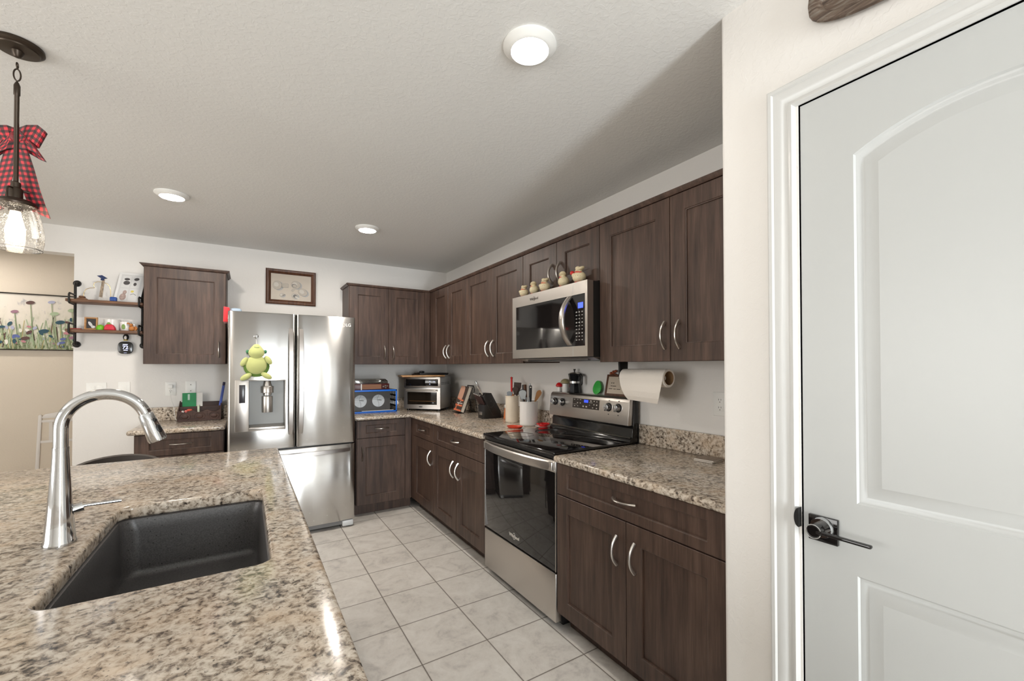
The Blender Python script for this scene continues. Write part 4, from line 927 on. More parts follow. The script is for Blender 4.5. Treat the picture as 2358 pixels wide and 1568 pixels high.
t = thing('charger', 'small white charger and cord plugged into the left counter outlet', 'charger', (-.541, YB-.03, 1.19))
mb = MB(); mb.box(-.557, YB-.034, 1.168, -.525, YB-.0075, 1.200, .004); part('plug', mb, WHITE, t); mb = MB(); mb.tube([(-.541, YB-.030, 1.169), (-.540, YB-.032, 1.12), (-.530, YB-.030, 1.06), (-.518, YB-.026, 1.02), (-.512, YB-.040, .97), (-.50, YB-.060, .905), (-.47, YB-.09, .9025)], .0018, 6); part('cord', mb, WHITE, t)

# ------------------------------------------------------------------ left counter organiser
t = thing('desk_organiser', 'dark brown carved wooden organiser on the small left counter', 'organiser', (-.325, 4.48, CT1))
CTX = CT1; CT1 = CT1+.0006; DW = wood('dark_carved_wood', S(46, 30, 25), S(68, 46, 38), S(92, 66, 56), .5, 2, 0); OX0, OX1 = -.475, -.180
mb = MB(); mb.box(OX0, 4.40, CT1, OX1, 4.555, CT1+.008); mb.box(OX0, 4.545, CT1, OX1, 4.555, CT1+.150); mb.box(OX0, 4.478, CT1, OX1, 4.486, CT1+.115)
for x in (OX0, OX1-.008): mb.prism([(4.40, CT1), (4.40, CT1+.082), (4.478, CT1+.118), (4.555, CT1+.160), (4.555, CT1)], 'x', x, x+.008)
part('box', mb, DW, t)
mb = MB(); top = []
for i in range(49):
    u = i/48; top.append((OX0+(OX1-OX0)*u, CT1+.080+.010*math.cos(u*6*pi)))
mb.prism([(OX0, CT1+.002)]+top+[(OX1, CT1+.002)][::1], 'y', 4.396, 4.404)
for k in range(3):
    x0 = OX0+(OX1-OX0)*k/3; xc = x0+(OX1-OX0)/6
    mb.tube([(xc+.036*math.cos(a), 4.395, CT1+.040+.030*math.sin(a)) for a in [2*pi*i/24 for i in range(24)]], .003, 6, closed=True); mb.ball((xc, 4.396, CT1+.038), .024, .006, .018, 14, 8); mb.box(x0-.002, 4.392, CT1+.002, x0+.002, 4.398, CT1+.080)
mb.box(OX0, 4.391, CT1+.002, OX1, 4.398, CT1+.010); part('carved_front', mb, DW, t)
CT1 = CTX
def rotbox(mb, x0, x1, y, th, z0, z1, tilt, about=None, bev=0):
    b = MB(); b.box(x0, -th/2, 0, x1, th/2, z1-z0, bev); c = (x0+x1)/2; b.xf(Matrix.Translation((c, y, z0)) @ Matrix.Rotation(math.radians(tilt), 4, 'Y') @ Matrix.Translation((-c, 0, 0)))
    me = bpy.data.meshes.new('t'); b.bm.to_mesh(me); b.bm.free(); mb.bm.from_mesh(me); bpy.data.meshes.remove(me); return mb
gt = thing('gift_card', 'bright green card standing in the brown organiser', 'card', (-.410, 4.52, CT1+.0096)); part('card', rotbox(MB(), -.457, -.362, 4.535, .002, CT1+.0092, 1.128, 0), flat('card_green', S(0, 132, 72), .4), gt)
part('emblem', MB().box(-.420, 4.5325, 1.068, -.406, 4.5338, 1.118), flat('card_pale', S(186, 214, 198), .5), gt, 'pale printed stripe')
solo('white_card', rotbox(MB(), -.370, -.318, 4.540, .0025, CT1+.0092, 1.128, 0, bev=.0), PAPER, 'white card behind the green card in the brown organiser', 'card', loc=(-.344, 4.54, CT1+.0092))
t = thing('utility_lighter', 'blue lighter with dark cap standing tilted in the brown organiser', 'lighter', (-.20, 4.515, CT1+.0096))
part('body', rotbox(MB(), -.216, -.196, 4.515, .014, CT1+.010, 1.19, 8, bev=.003), flat('lighter_blue', S(70, 92, 176), .4), t); b = MB(); b.box(-.010, -.008, 0, .010, .008, .030, .003); b.xf(Matrix.Translation((-.206, 4.515, CT1+.010)) @ Matrix.Rotation(math.radians(8), 4, 'Y') @ Matrix.Translation((0, 0, .2805))); part('cap', b, flat('lighter_navy', S(38, 34, 70), .4), t)
for (x, z, rx, rz, mt, lb) in ((-.462, .087, .013, .009, RED, 'red wrapped sweet at the left of the brown organiser'), (-.443, .091, .010, .009, PAPER, 'white wrapped sweet beside the red one in the organiser'), (-.421, .094, .012, .009, flat('pink_wrap', S(222, 120, 112), .4), 'pink wrapped sweet in the brown organiser'), (-.398, .102, .020, .010, flat('orange_wrap', S(212, 86, 60), .4), 'orange-red wrapped sweet in front of the green card')):
    mb = MB(); mb.ball((x, 4.432, CT1+z-.012), rx, .010, rz, 12, 8); mb.box(x-.007, 4.426, CT1+.0092, x+.007, 4.440, CT1+z-.014); solo('wrapped_sweet', mb, mt, lb, 'sweet', 'sweets in the organiser', loc=(x, 4.43, CT1+.0092))
mb = MB(); mb.lathe([(0, 0), (.011, 0), (.011, .010), (.009, .012), (.009, .11), (.011, .112), (.011, .120), (0, .120)], (-.340, 4.465, CT1+.0092), 16); solo('lip_balm', mb, flat('pale_green_plastic', S(216, 224, 200), .4), 'pale white and green tube in the brown organiser', 'tube', loc=(-.34, 4.465, CT1+.0092))
# ------------------------------------------------------------------ back counter: crate, record player, toaster oven
C1 = CT1+.0005
BLUE = flat('crate_blue', S(16, 112, 226), .4)
CX0, CX1, CYF, CYB = .838, 1.292, 4.245, 4.545
t = thing('milk_crate', 'blue plastic crate lying on its side beside the refrigerator', 'crate', (1.1, 4.4, C1))
mb = MB(); zc1 = C1+.222
for x in (CX0, CX1-.012): mb.box(x, CYF, C1, x+.012, CYF+.014, zc1, .002)
mb.box(CX0, CYF, C1, CX1, CYF+.014, C1+.014, .002); mb.box(CX0, CYF, zc1-.016, CX1, CYF+.014, zc1, .002); part('rim', mb, BLUE, t)
mb = MB(); BK = flat('crate_black', S(26, 26, 30), .5)
for x in (CX0+.002, CX1-.010):
    for k in range(6): mb.box(x, CYF+.014+k*.0535, C1, x+.008, CYF+.026+k*.0535, zc1)
    for k in range(5): mb.box(x, CYF+.014, C1+k*.0515, x+.008, CYB, C1+k*.0515+.014)
mb.box(CX0, CYF+.014, C1, CX1, CYB, C1+.006); mb.box(CX0, CYF+.014, zc1-.006, CX1, CYB, zc1-.0005); mb.box(CX0, CYB-.006, C1, CX1, CYB, zc1); part('lattice', mb, BK, t)
t = thing('record_sleeve', 'dark album sleeve with white round pictures inside the blue crate', 'record', (1.08, 4.30, C1))
mb = MB(); mb.box(CX0+.014, 4.292, C1+.0075, 1.235, 4.297, C1+.203); part('cover', mb, flat('sleeve_dark', S(66, 64, 62), .35, var=.1, vs=12), t)
DSC = flat('disc_white', S(196, 202, 206), .4, var=.08, vs=30)
mb = MB()
for x in (.945, 1.118): mb.lathe([(0, 0), (.060, 0), (.060, -.0012), (0, -.0012)], (x, 4.2917, C1+.112), 40, 'y')
part('round_picture', mb, DSC, t)
mb = MB()
for x in (.945, 1.118):
    stroke(mb, [(x-.058, C1+.128), (x, C1+.124), (x+.058, C1+.130)], .003, 0, 4.2903); stroke(mb, [(x+.006, C1+.170), (x-.012, C1+.130), (x+.004, C1+.090), (x+.004, C1+.054)], .003, 0, 4.2903); stroke(mb, [(x-.010, C1+.122), (x+.032, C1+.116)], .010, 0, 4.2902)
part('sketch_lines', mb, flat('disc_grey', S(120, 126, 128), .4), t)
mb = MB(); mb.box(.955, 4.262, C1+.0145, 1.262, 4.286, C1+.0185); solo('record_sleeve', mb, PAPER, 'white album sleeve lying at the front of the blue crate', 'record', loc=(1.1, 4.27, C1+.0145))
RPX0, RPX1, RPZ = .945, 1.218, zc1+.0003
t = thing('record_player', 'small brown record player with clear lid on top of the blue crate', 'record player', (1.08, 4.40, RPZ))
MAH = flat('mahogany', S(76, 30, 30), .35, var=.2, vs=20)
mb = MB(); mb.box(RPX0-.07, 4.262, RPZ, RPX1, 4.52, RPZ+.060, .003); part('case', mb, MAH, t)
mb = MB(); mb.box(RPX0+.010, 4.2595, RPZ+.008, 1.138, 4.264, RPZ+.053); part('speaker_grille', mb, flat('grille_tan', S(142, 102, 78), .8, bump=.4, bs=900), t, 'tan speaker grille')
mb = MB(); mb.box(RPX0-.002, 4.2585, RPZ+.001, RPX0+.007, 4.262, RPZ+.060); part('metal_strip', mb, NICKEL, t)
for x, z in ((1.158, .030), (1.178, .038), (1.195, .036), (1.180, .018)):
    mb = MB(); mb.lathe([(0, -.012), (.007, -.012), (.008, 0), (0, 0)], (x, 4.262, RPZ+z), 14, 'y'); part('knob', mb, CHROME, t)
mb = MB(); mb.lathe([(0, .061), (.105, .061), (.105, .068), (0, .068)], (1.055, 4.395, RPZ), 40); part('platter', mb, BLK, t)
mb = MB(); mb.prism([(RPX0-.066, RPZ+.0605), (RPX1-.010, RPZ+.0605), (RPX1-.010, RPZ+.085), (RPX1-.035, RPZ+.106), (RPX0-.05, RPZ+.106), (RPX0-.066, RPZ+.09)], 'y', 4.272, 4.515, .004)
part('lid', mb, clear_glass('smoky_lid', (.80, .79, .76, 1), .5), t, 'clear plastic lid')

A45 = math.radians(-45)
TC = (1.384+.2*math.cos(A45)+.0, 4.313+.2*math.sin(A45), C1)    # middle of the front edge
TF = thing('toaster_oven', 'stainless countertop toaster oven in the back corner of the counter', 'oven', (1.525, 4.172, C1), rotz=A45)
W2, D2, z0, z1 = .200, .310, .018, .342
mb = MB(); mb.box(-W2+.004, .020, z0, W2-.004, D2, z1-.004, .006); mb.box(-W2+.01, .03, z1-.006, W2-.01, D2-.01, z1, .004); part('body', mb, flat('toaster_grey_side', (.42, .43, .44), .32, .9), TF)
mb = MB(); mb.box(-W2, 0, .235, W2, .022, z1, .006); cpn = part('control_panel', mb, SS, TF)
part('panel_glass', MB().box(-W2+.022, -.0015, .252, W2-.022, .002, .322, .002), BGLASS, cpn)
mb = MB()
for x, z in ((.090, .300), (.088, .272), (.135, .298)): mb.box(x-.003, -.0022, z-.003, x+.003, -.001, z+.003)
part('indicator', mb, glow('toaster_led', (.55, .62, 1), 1.2), cpn)
mb = MB()
for a, b_, c, d_ in ((-W2, W2, z0, .062), (-W2, W2, .190, .228), (-W2, -W2+.036, .062, .190), (W2-.036, W2, .062, .190)): mb.box(a, 0, c, b_, .020, d_)
dr = part('door', mb, SS, TF)
part('door_glass', MB().box(-W2+.036, .004, .062, W2-.036, .012, .190), flat('oven_dark_glass', (.014, .010, .007), .06), dr)
mb = MB(); mb.tube([(-.165, -.026, .209), (.165, -.026, .209)], .0085, 14)
for x in (-.15, .15): mb.cyl((x, -.026, .209), (x, .001, .209), .005)
part('handle', mb, SS, dr)
mb = MB(); mb.tube([(-.145, .0025, .098), (.150, .0025, .098)], .0018, 6); part('rack_wire', mb, flat('rack_bronze', S(150, 110, 70), .35, .6), dr)
mb = MB(); mb.ball((-.012, -.0005, .040), .022, .0018, .007, 16, 6); mb.ball((.120, .003, .080), .010, .0012, .010, 12, 6); part('badge', mb, SSD, dr)
mb = MB()
for k in range(5):
    for z in (.285, .270): mb.box(W2-.0045, .05+k*.045, z-.004, W2-.0028, .075+k*.045, z+.004)
part('vent_slots', mb, flat('slot_grey', S(70, 72, 74), .6), TF)
for x in (-.17, .17):
    for y in (.04, .27): mb = MB(); mb.cyl((x, y, 0), (x, y, .020), .016); part('foot', mb, BLK, TF)
mb = MB(); mb.box(-.235, -.13, 0, .215, .13, .018, .004, 3); mb.xf(Matrix.Translation((1.60, 4.365, C1+z1+.0004)) @ Matrix.Rotation(math.radians(-8), 4, 'Z'))
solo('cutting_board', mb, MAPLE, 'wooden cutting board lying on top of the toaster oven', 'cutting board', loc=(1.6, 4.36, C1+z1+.0004))
zb_ = C1+z1+.0188
t = thing('griddle_pan', 'black griddle pan lying on the cutting board above the toaster oven', 'pan', (1.62, 4.33, zb_))
mb = MB(); mb.box(1.545, 4.28, zb_, 1.86, 4.44, zb_+.006, .002); mb.box(1.54, 4.275, zb_+.006, 1.865, 4.445, zb_+.022, .004); mb.xf(Matrix.Identity(4)); part('plate', mb, BLK, t)
mb = MB(); mb.tube([(1.560, 4.30, zb_+.018), (1.53, 4.285, zb_+.020), (1.475, 4.262, zb_+.012), (1.452, 4.253, zb_+.007)], [.008, .009, .0075, .0065], 12); mb.ball((1.575, 4.31, zb_+.033), .030, .022, .013, 16, 8); part('handle', mb, BLK, t)

# cookbook on an easel
t = thing('cookbook', 'cookbook with orange and black cover leaning on a stand by the toaster oven', 'book', (1.76, 3.81, C1), rotz=math.radians(-7))
M_ = Matrix.Translation((0, 0, .0125)) @ Matrix.Rotation(math.radians(20), 4, 'Y')
def bk(name, mat, *boxes, lab=None):
    mb = MB()
    for b_ in boxes: mb.box(*b_)
    mb.xf(M_); return part(name, mb, mat, t, lab)
bk('pages', flat('page_edges', S(214, 206, 192), .8), (-.006, -.100, .003, .024, .122, .252))
bk('cover', flat('cover_dark', S(74, 62, 56), .5), (-.0085, -.102, 0, -.006, .124, .256), (.024, -.102, 0, .0265, .124, .256))
mb = MB(); n0 = 0; sh_ = [(.121, .255), (.121, .130), (.035, .112), (-.018, .118), (-.026, .150), (-.024, .205), (-.010, .244), (.02, .255)]
mb.prism([(y, z) for y, z in sh_], 'x', -.0092, -.0084); mb.xf(M_); part('cover_picture', mb, flat('cover_pink', S(208, 160, 136), .5), t, 'pale pink shape on the cover')
mb = MB()
for y, z, w_, h_ in ((.06, .122, .070, .010), (-.04, .113, .090, .014), (.01, .060, .205, .018), (.01, .012, .21, .016), (.07, .035, .03, .03)): mb.box(-.0096, y-w_/2, z-h_/2, -.0086, y+w_/2, z+h_/2)
mb.xf(M_); part('cover_orange', mb, flat('cover_orange', S(222, 120, 82), .5, var=.35, vs=80), t)
mb = MB(); mb.box(-.0098, -.085, .078, -.0088, .080, .086); mb.box(-.0098, -.03, .096, -.0088, .01, .101); mb.box(-.0098, .02, .060, -.0088, .045, .076); mb.xf(M_); part('cover_print', mb, flat('cover_white', S(220, 214, 206), .5), t)
t = thing('book_easel', 'black easel stand behind the cookbook', 'stand', (1.76, 3.81, C1), rotz=math.radians(-7))
mb = MB()
for y in (-.085, .085): mb.tube([(.038, y, .0045), (.130, y, .256), (.138, y, .250), (.170, y, .0045)], .0035, 8)
mb.tube([(.132, -.085, .260), (.132, .085, .260)], .005, 8); mb.tube([(.170, -.085, .0045), (.170, .085, .0045)], .0035, 8); part('wire_frame', mb, BLK, t)
mb = MB(); mb.box(-.026, -.09, .0, -.020, .09, .006); mb.box(-.026, -.09, 0, .036, .09, .0018); part('ledge', mb, BLK, t)

# knife block
KX, KY0, KY1 = 1.733, 3.218, 3.330
t = thing('knife_block', 'black slanted knife block on the counter between cookbook and crocks', 'knife block', (1.81, 3.27, C1))
mb = MB(); mb.prism([(KX, C1), (KX, C1+.117), (KX+.028, C1+.125), (KX-.012, C1+.190), (KX+.016, C1+.220), (KX+.072, C1+.220), (KX+.168, C1+.056), (KX+.168, C1)], 'y', KY0, KY1, .003); part('block', mb, flat('black_wood_block', S(38, 36, 35), .35, var=.1, vs=20), t)
mb = MB(); mb.box(KX-.0012, 3.255, C1+.030, KX+.001, 3.305, C1+.058, .0005); part('plate', mb, NICKEL, t, 'small silver maker plate')
mb = MB(); c = (KX+.065, KY0-.0003, C1+.135); mb.tube([(c[0]+.034*math.cos(a), c[1], c[2]+.034*math.sin(a)*1.1) for a in [math.radians(200+i*13) for i in range(13)]], .001, 6); mb.lathe([(0, 0), (.006, 0), (.006, -.0006), (0, -.0006)], (KX+.068, KY0, C1+.15), 14, 'y'); mb.tube([(KX+.03, KY0-.0003, C1+.120), (KX+.085, KY0-.0003, C1+.028)], .001, 6); part('carved_line', mb, flat('block_line', S(70, 67, 65), .4), t)
def knife(x, y, z, L, r, label, steel_=True, blade=.05):
    dv = Vector((-.50, 0, .866)); k = thing('kitchen_knife', label, 'knife', (x, y, z), 'knives in the knife block')
    p = Vector((x, y, z)); mb = MB(); mb.tube([p+dv*.0, p+dv*.012, p+dv*L*.4, p+dv*L*.85, p+dv*L], [r*.75, r*.8, r, r*1.05, r*.6], 12, flat=(1, .62)); part('handle', mb, STEELH if steel_ else KBR, k)
    mb = MB(); q = p+dv*(L-.003); mb.tube([q, q+dv*.008], [r*1.02, r*.9], 12, flat=(1, .64)); part('end_cap', mb, STEELH, k, 'shiny steel end cap')
    return k
STEELH = flat('polished_steel', (.72, .73, .74), .12, 1); KBR = flat('dark_brown_handle', S(62, 40, 38), .4)
knife(KX-.004, 3.240, C1+.209, .125, .0115, 'steel-handled knife standing highest in the black knife block')
for i, (y, lab) in enumerate(((3.232, 'brown steak knife with steel cap nearest the front of the knife block'), (3.254, 'second brown steak knife from the front of the knife block'), (3.276, 'third brown steak knife from the front of the knife block'), (3.298, 'fourth brown steak knife in the knife block'), (3.318, 'brown steak knife farthest from the viewer in the knife block'))):
    knife(KX+.010, y, C1+.1225, (.092+.004*i), .0098, lab, False)

# pepper mill, crocks and utensils
mb = MB(); mb.lathe([(0, 0), (.024, 0), (.025, .004), (.020, .045), (.0155, .085), (.014, .092), (0, .092)], (1.905, 3.135, C1), 24); t = thing('pepper_mill', 'orange wooden mill with white top behind the cream crock', 'mill', (1.905, 3.135, C1)); part('body', mb, flat('orange_wood', S(196, 116, 70), .45), t)
mb = MB(); mb.lathe([(0, .0905), (.010, .092), (.016, .102), (.015, .116), (.008, .124), (0, .125)], (1.905, 3.135, C1), 20); part('cap', mb, WCER, t)
def crock(cx, cy, r, h, mat, label, lip):
    t = thing('utensil_crock', label, 'crock', (cx, cy, C1), 'utensil crocks'); mb = MB()
    mb.lathe([(0, 0), (r*.93, 0), (r*.98, .004), (r, .015), (r, h-.02), (r*1.0, h-.012), (r*(1+lip), h-.006), (r*(1+lip), h-.001), (r*.96, h), (r*.91, h-.004), (r*.90, .012), (0, .010)], (cx, cy, C1), 48); part('jar', mb, mat, t); return t
CA, CB = (1.835, 2.930), (1.842, 2.700)
crock(*CA, .054, .214, CREAM, 'tall cream crock left of the white crock', .03); crock(*CB, .070, .184, WCER, 'white crock full of utensils nearest the range', .02)
BRN = flat('brown_silicone', S(72, 56, 50), .5); DKH = flat('dark_grey_handle', S(48, 48, 50), .4); GSI = flat('grey_silicone', S(150, 158, 166), .5); WSP = flat('utensil_wood', S(156, 104, 60), .5, var=.15, vs=20); RSI = flat('red_silicone', S(214, 44, 40), .45); SSP = flat('spoon_steel', (.42, .45, .48), .28, 1)
def utensil(name, label, c, off, top, hz, parts):      # straight tool standing in a crock: foot inside, top offset
    b0 = Vector((c[0]-off[0]*.55, c[1]-off[1]*.55, C1+.030)); tp = Vector((c[0]+top[0], c[1]+top[1], C1+hz)); ax = (tp-b0).normalized()
    t = thing(name, label, name.split('_')[-1], tuple(b0), 'utensils in the crocks'); parts(t, b0, tp, ax); return t
def U(t, pn, mat, pts, rs, fl=None, lab=None): mb = MB(); mb.tube(pts, rs, 14, flat=fl); return part(pn, mb, mat, t, lab)
vr = Vector((.848, -.53, 0)); vd = Vector((.53, .848, 0))     # across the view, along the view
def blade(t, pn, mat, tp, ax, L, w0, w1, th=.0035, lab=None, slots=False, round_=True):
    sdv = (vr-ax*vr.dot(ax)).normalized(); nv = ax.cross(sdv); mb = MB(); n = 10
    loops = []
    for i in range(n+1):
        u = i/n; w_ = w0+(w1-w0)*min(1, u*1.6); w_ = w_*(math.sqrt(max(.02, 1-((u-.7)/.3)**2)) if (round_ and u > .7) else 1)
        p = tp+ax*(L*u); loops.append([p+sdv*w_+nv*th/2, p-sdv*w_+nv*th/2, p-sdv*w_-nv*th/2, p+sdv*w_-nv*th/2])
    mb.loft(loops); return part(pn, mb, mat, t, lab)
def pr(px_): return px_*3.40/978     # pixels to metres at the crocks
def tool(name, label, c, dx, zpix, handle, head, hr=.006, lean=0.0, bx=None):
    # dx: lateral offset of the tool's top from the crock axis in pixels, zpix: image row of the top
    zt_ = 1.3488+(844-zpix)*3.35/978; t0 = Vector((c[0], c[1], 0))+vr*pr(dx)+vd*lean; t0.z = zt_
    r_in = .035 if c is CA else .045
    b0 = Vector((c[0], c[1], 0))+vr*(bx if bx is not None else max(-r_in, min(r_in, pr(dx)*.5)))+vd*lean*.8; b0.z = C1+.014
    ax = (t0-b0).normalized(); Lt = (t0-b0).length
    t = thing(name, label, name.split('_')[-1], tuple(b0), 'utensils in the crocks'); P_ = lambda s: b0+ax*(Lt*s); handle(t, P_, ax, Lt); head(t, P_, ax, Lt); return t
nothing = lambda *a: None
def H_(mat, r0, r1, a=0.0, b=1.0, fl=None, pn='handle'):
    return lambda t, P_, ax, L: U(t, pn, mat, [P_(a), P_(a+(b-a)*.3), P_(a+(b-a)*.7), P_(b-.015), P_(b)], [r0, r0, r1, r1, r1*.55], fl)
# cream crock
tool('silicone_brush', 'red handled brush standing tallest in the cream crock', CA, -1, 868, H_(RSI, .0055, .0085, 0, 1), lambda t, P_, ax, L: U(t, 'hang_ring', DKH, [P_(.975)-vr*.011, P_(.975)+vr*.011], .004))
tool('slotted_turner', 'dark brown turner with smiling cutout in the cream crock', CA, 13, 888, H_(BRN, .0045, .0055, 0, .80), lambda t, P_, ax, L: blade(t, 'blade', BRN, P_(.72), ax, L*.36, .012, .030, round_=False), lean=-.012)
tool('serving_spoon', 'dark brown round-headed spoon in the cream crock', CA, 8, 897, H_(BRN, .0045, .0055, 0, .78), lambda t, P_, ax, L: (blade(t, 'bowl', BRN, P_(.82), ax, L*.26, .008, .024)), lean=-.026)
tool('scraper_spatula', 'grey silicone spatula low in the cream crock', CA, -6, 906, H_(WSP, .005, .005, 0, .88), lambda t, P_, ax, L: blade(t, 'blade', GSI, P_(.90), ax, L*.16, .019, .021, .007), lean=-.014)
tool('wooden_spoon', 'small orange wooden tool leaning in the cream crock', CA, 3, 908, H_(WSP, .005, .008, 0, 1), nothing, lean=-.036)
# white crock
tool('slotted_spoon', 'steel slotted spoon with black edge at the front of the white crock', CB, -14, 900, H_(DKH, .0045, .0055, 0, .78), lambda t, P_, ax, L: (blade(t, 'bowl', SSP, P_(.76), ax, L*.30, .014, .028, .004), blade(t, 'rim', DKH, P_(.75)+vd*.004, ax, L*.33, .016, .031, .003)), lean=-.026)
tool('wire_masher', 'small steel masher at the front of the white crock', CB, -3, 912, H_(SSP, .004, .004, 0, .9), lambda t, P_, ax, L: [U(t, 'wire', SSP, [P_(.70)+vr*o, P_(.85)+vr*o*1.2, P_(1.0)+vr*o], .0022) for o in (-.012, -.004, .004, .012)], lean=-.04)
tool('kitchen_scissors', 'black handled tool at the left back of the white crock', CB, -12, 885, H_(DKH, .006, .011, 0, 1), nothing, lean=.032)
tool('wooden_spatula', 'brown wooden spatula standing in the middle of the white crock', CB, -8, 884, H_(flat('dark_wood_tool', S(104, 68, 46), .5), .006, .0135, 0, 1, (1, .6)), nothing, lean=.0)
tool('peeler_handle', 'black handled tool with round hang hole in the white crock', CB, 4, 886, H_(DKH, .006, .0125, 0, 1, (1, .7)), lambda t, P_, ax, L: U(t, 'hang_hole', NICKEL, [P_(.955)-vd*.0105, P_(.955)+vd*.006], .005), lean=-.022)
tool('whisk_handle', 'small white handled tool behind the black one in the white crock', CB, 3, 882, H_(LIGHTGREY, .005, .008, 0, 1), nothing, lean=.03)
tool('ladle_handle', 'light wooden spoon leaning right out of the white crock', CB, 26, 897, H_(flat('honey_wood', S(178, 124, 72), .5), .006, .0075, 0, .8), lambda t, P_, ax, L: blade(t, 'bowl', flat('honey_wood_bowl', S(178, 124, 72), .5), P_(.70), ax, L*.30, .009, .019, .012), lean=.014, bx=-.03)
# spoon rests
t = solo('spoon_rest', MB().lathe([(0, .003), (.050, .003), (.058, .009), (.064, .017), (.061, .017), (.052, .008), (0, .006)], (1.672, 2.632, C1-.002), 36, sy=.68, rot=Matrix.Rotation(math.radians(-58), 3, 'Z')), ORNG, 'oval orange-red spoon rest in front of the crocks', 'spoon rest', loc=(1.672, 2.632, C1))
t = solo('saucer', MB().lathe([(0, .0), (.040, .0), (.062, .007), (.063, .009), (.040, .004), (0, .004)], (1.876, 2.558, C1), 36), WCER, 'white saucer beside the range back corner', 'saucer', loc=(1.876, 2.558, C1))
mb = MB(); mb.lathe([(0, .0), (.028, .0), (.044, .018), (.047, .023), (.042, .023), (.028, .007), (0, .006)], (1.876, 2.558, C1+.0045), 36)
for k in range(10): a = 2*pi*k/10; mb.ball((1.876+.043*math.cos(a), 2.558+.043*math.sin(a), C1+.0235), .008, .008, .005, 8, 6)
solo('scalloped_dish', mb, RED, 'red scalloped dish on the white saucer', 'dish', loc=(1.876, 2.558, C1+.0045))

# ------------------------------------------------------------------ on the range backguard
Z3 = 1.1684
def mushroom(x, y, r, hs, hc, capm, label):
    t = thing('mushroom_shaker', label, 'shaker', (x, y, Z3), 'mushroom shakers'); mb = MB(); mb.lathe([(0, 0), (r*.62, 0), (r*.66, .004), (r*.58, hs), (0, hs)], (x, y, Z3), 24); part('stem', mb, WCER, t)
    mb = MB(); mb.lathe([(0, hs-.002), (r*.7, hs-.001), (r, hs+.005), (r*.96, hs+hc*.35), (r*.72, hs+hc*.75), (r*.35, hs+hc*.97), (0, hs+hc)], (x, y, Z3), 28); part('cap', mb, capm, t)
mushroom(1.928, 2.432, .026, .034, .032, RED, 'small red-capped mushroom shaker on top of the range')
mushroom(1.930, 2.365, .036, .060, .034, flat('tan_cap', S(160, 148, 112), .35), 'larger tan-capped mushroom shaker on top of the range')
t = thing('moka_pot', 'black stovetop moka pot standing on top of the range', 'coffee pot', (1.927, 2.262, Z3)); c = (1.927, 2.262, Z3); MK = flat('moka_black', S(30, 32, 36), .22, .4)
mb = MB(); mb.lathe([(0, 0), (.044, 0), (.045, .004), (.036, .066), (0, .066)], c, 8); part('boiler', mb, MK, t); mb = MB(); mb.lathe([(0, .0655), (.037, .066), (.037, .080), (0, .080)], c, 24); part('band', mb, CHROME, t, 'chrome waist band')
mb = MB(); mb.lathe([(0, .0795), (.033, .080), (.044, .128), (.045, .130), (0, .130)], c, 8); mb.tube([(c[0], c[1]+.038, Z3+.126), (c[0], c[1]+.052, Z3+.128)], [.010, .004], 8); part('top_chamber', mb, MK, t)
mb = MB(); mb.lathe([(0, .1305), (.043, .1305), (.030, .138), (.010, .142), (0, .142)], c, 8); part('lid', mb, NICKEL, t); mb = MB(); mb.lathe([(0, .1418), (.005, .142), (.0045, .150), (.009, .160), (.008, .164), (0, .164)], c, 14); part('knob', mb, BLK, t)
mb = MB(); mb.tube([(c[0], c[1]-.040, Z3+.122), (c[0], c[1]-.066, Z3+.124), (c[0], c[1]-.074, Z3+.115), (c[0], c[1]-.074, Z3+.066), (c[0], c[1]-.068, Z3+.060)], .0075, 10, flat=(1.3, .8)); part('handle', mb, BLK, t)
mb = MB(); L = []
for d, k in ((-.006, .9), (-.004, 1), (.004, 1), (.007, .86)):
    pts = []
    for i in range(28):
        a = 2*pi*i/28; z = .044+.044*math.sin(a); y = .036*math.cos(a)*(1-.18*math.sin(a)); pts.append(Vector((1.935+d+.018*(z/.09), 2.055+y*k, Z3+.0008+max(0, (z-.044)*k+.044*k) if k != 1 else Z3+.0008+z)))
    L.append(pts)
mb.loft(L); solo('sponge_holder', mb, flat('bright_green', S(44, 172, 62), .35), 'bright green oval silicone rest leaning on the wall above the range', 'spoon rest', loc=(1.94, 2.055, Z3))
t = thing('framed_sign', 'small brown framed sign with beads leaning behind the paper towels', 'sign', (1.93, 1.865, Z3)); sh = Matrix.Identity(4); sh[0][2] = .22; T1 = Matrix.Translation((1.915, 1.865, Z3+.0003)) @ sh
mb = MB(); s0, s1, h_ = -.098, .098, .130
for a, b_, c, d_ in ((s0, s1, 0, .013), (s0, s1, h_-.013, h_), (s0, s0+.013, .013, h_-.013), (s1-.013, s1, .013, h_-.013)): mb.box(0, a, c, .014, b_, d_)
mb.xf(T1); part('frame', mb, WALNUT, t); mb = MB(); mb.box(.004, s0+.01, .01, .010, s1-.01, h_-.01); mb.xf(T1); part('panel', mb, flat('sign_panel', S(200, 186, 168), .6), t)
mb = MB(); 
for y in (.052, .036): 
    b = MB(); b.lathe([(0, 0), (.0042, 0), (.0042, -.0008), (0, -.0008)], (.004, y, .078), 12, 'x'); me = bpy.data.meshes.new('t'); b.bm.to_mesh(me); b.bm.free(); mb.bm.from_mesh(me); bpy.data.meshes.remove(me)
for y, w_, z in ((.052, .012, .060), (.028, .030, .059), (.056, .030, .042), (.022, .020, .041), (-.01, .03, .041)): mb.box(.0033, y-w_/2, z-.0022, .0042, y+w_/2, z+.0022)
mb.xf(T1); part('lettering', mb, flat('sign_ink', S(92, 80, 70), .6), t)
BEAD = flat('copper_beads', S(150, 78, 48), .35)
for k, (y, z) in enumerate(((.076, .137), (.058, .146), (.040, .150))):
    mb = MB(); mb.ball((.008, y, z+.001), .0095, .0095, .0095, 14, 8); mb.xf(T1); part('bead', mb, BEAD, t)
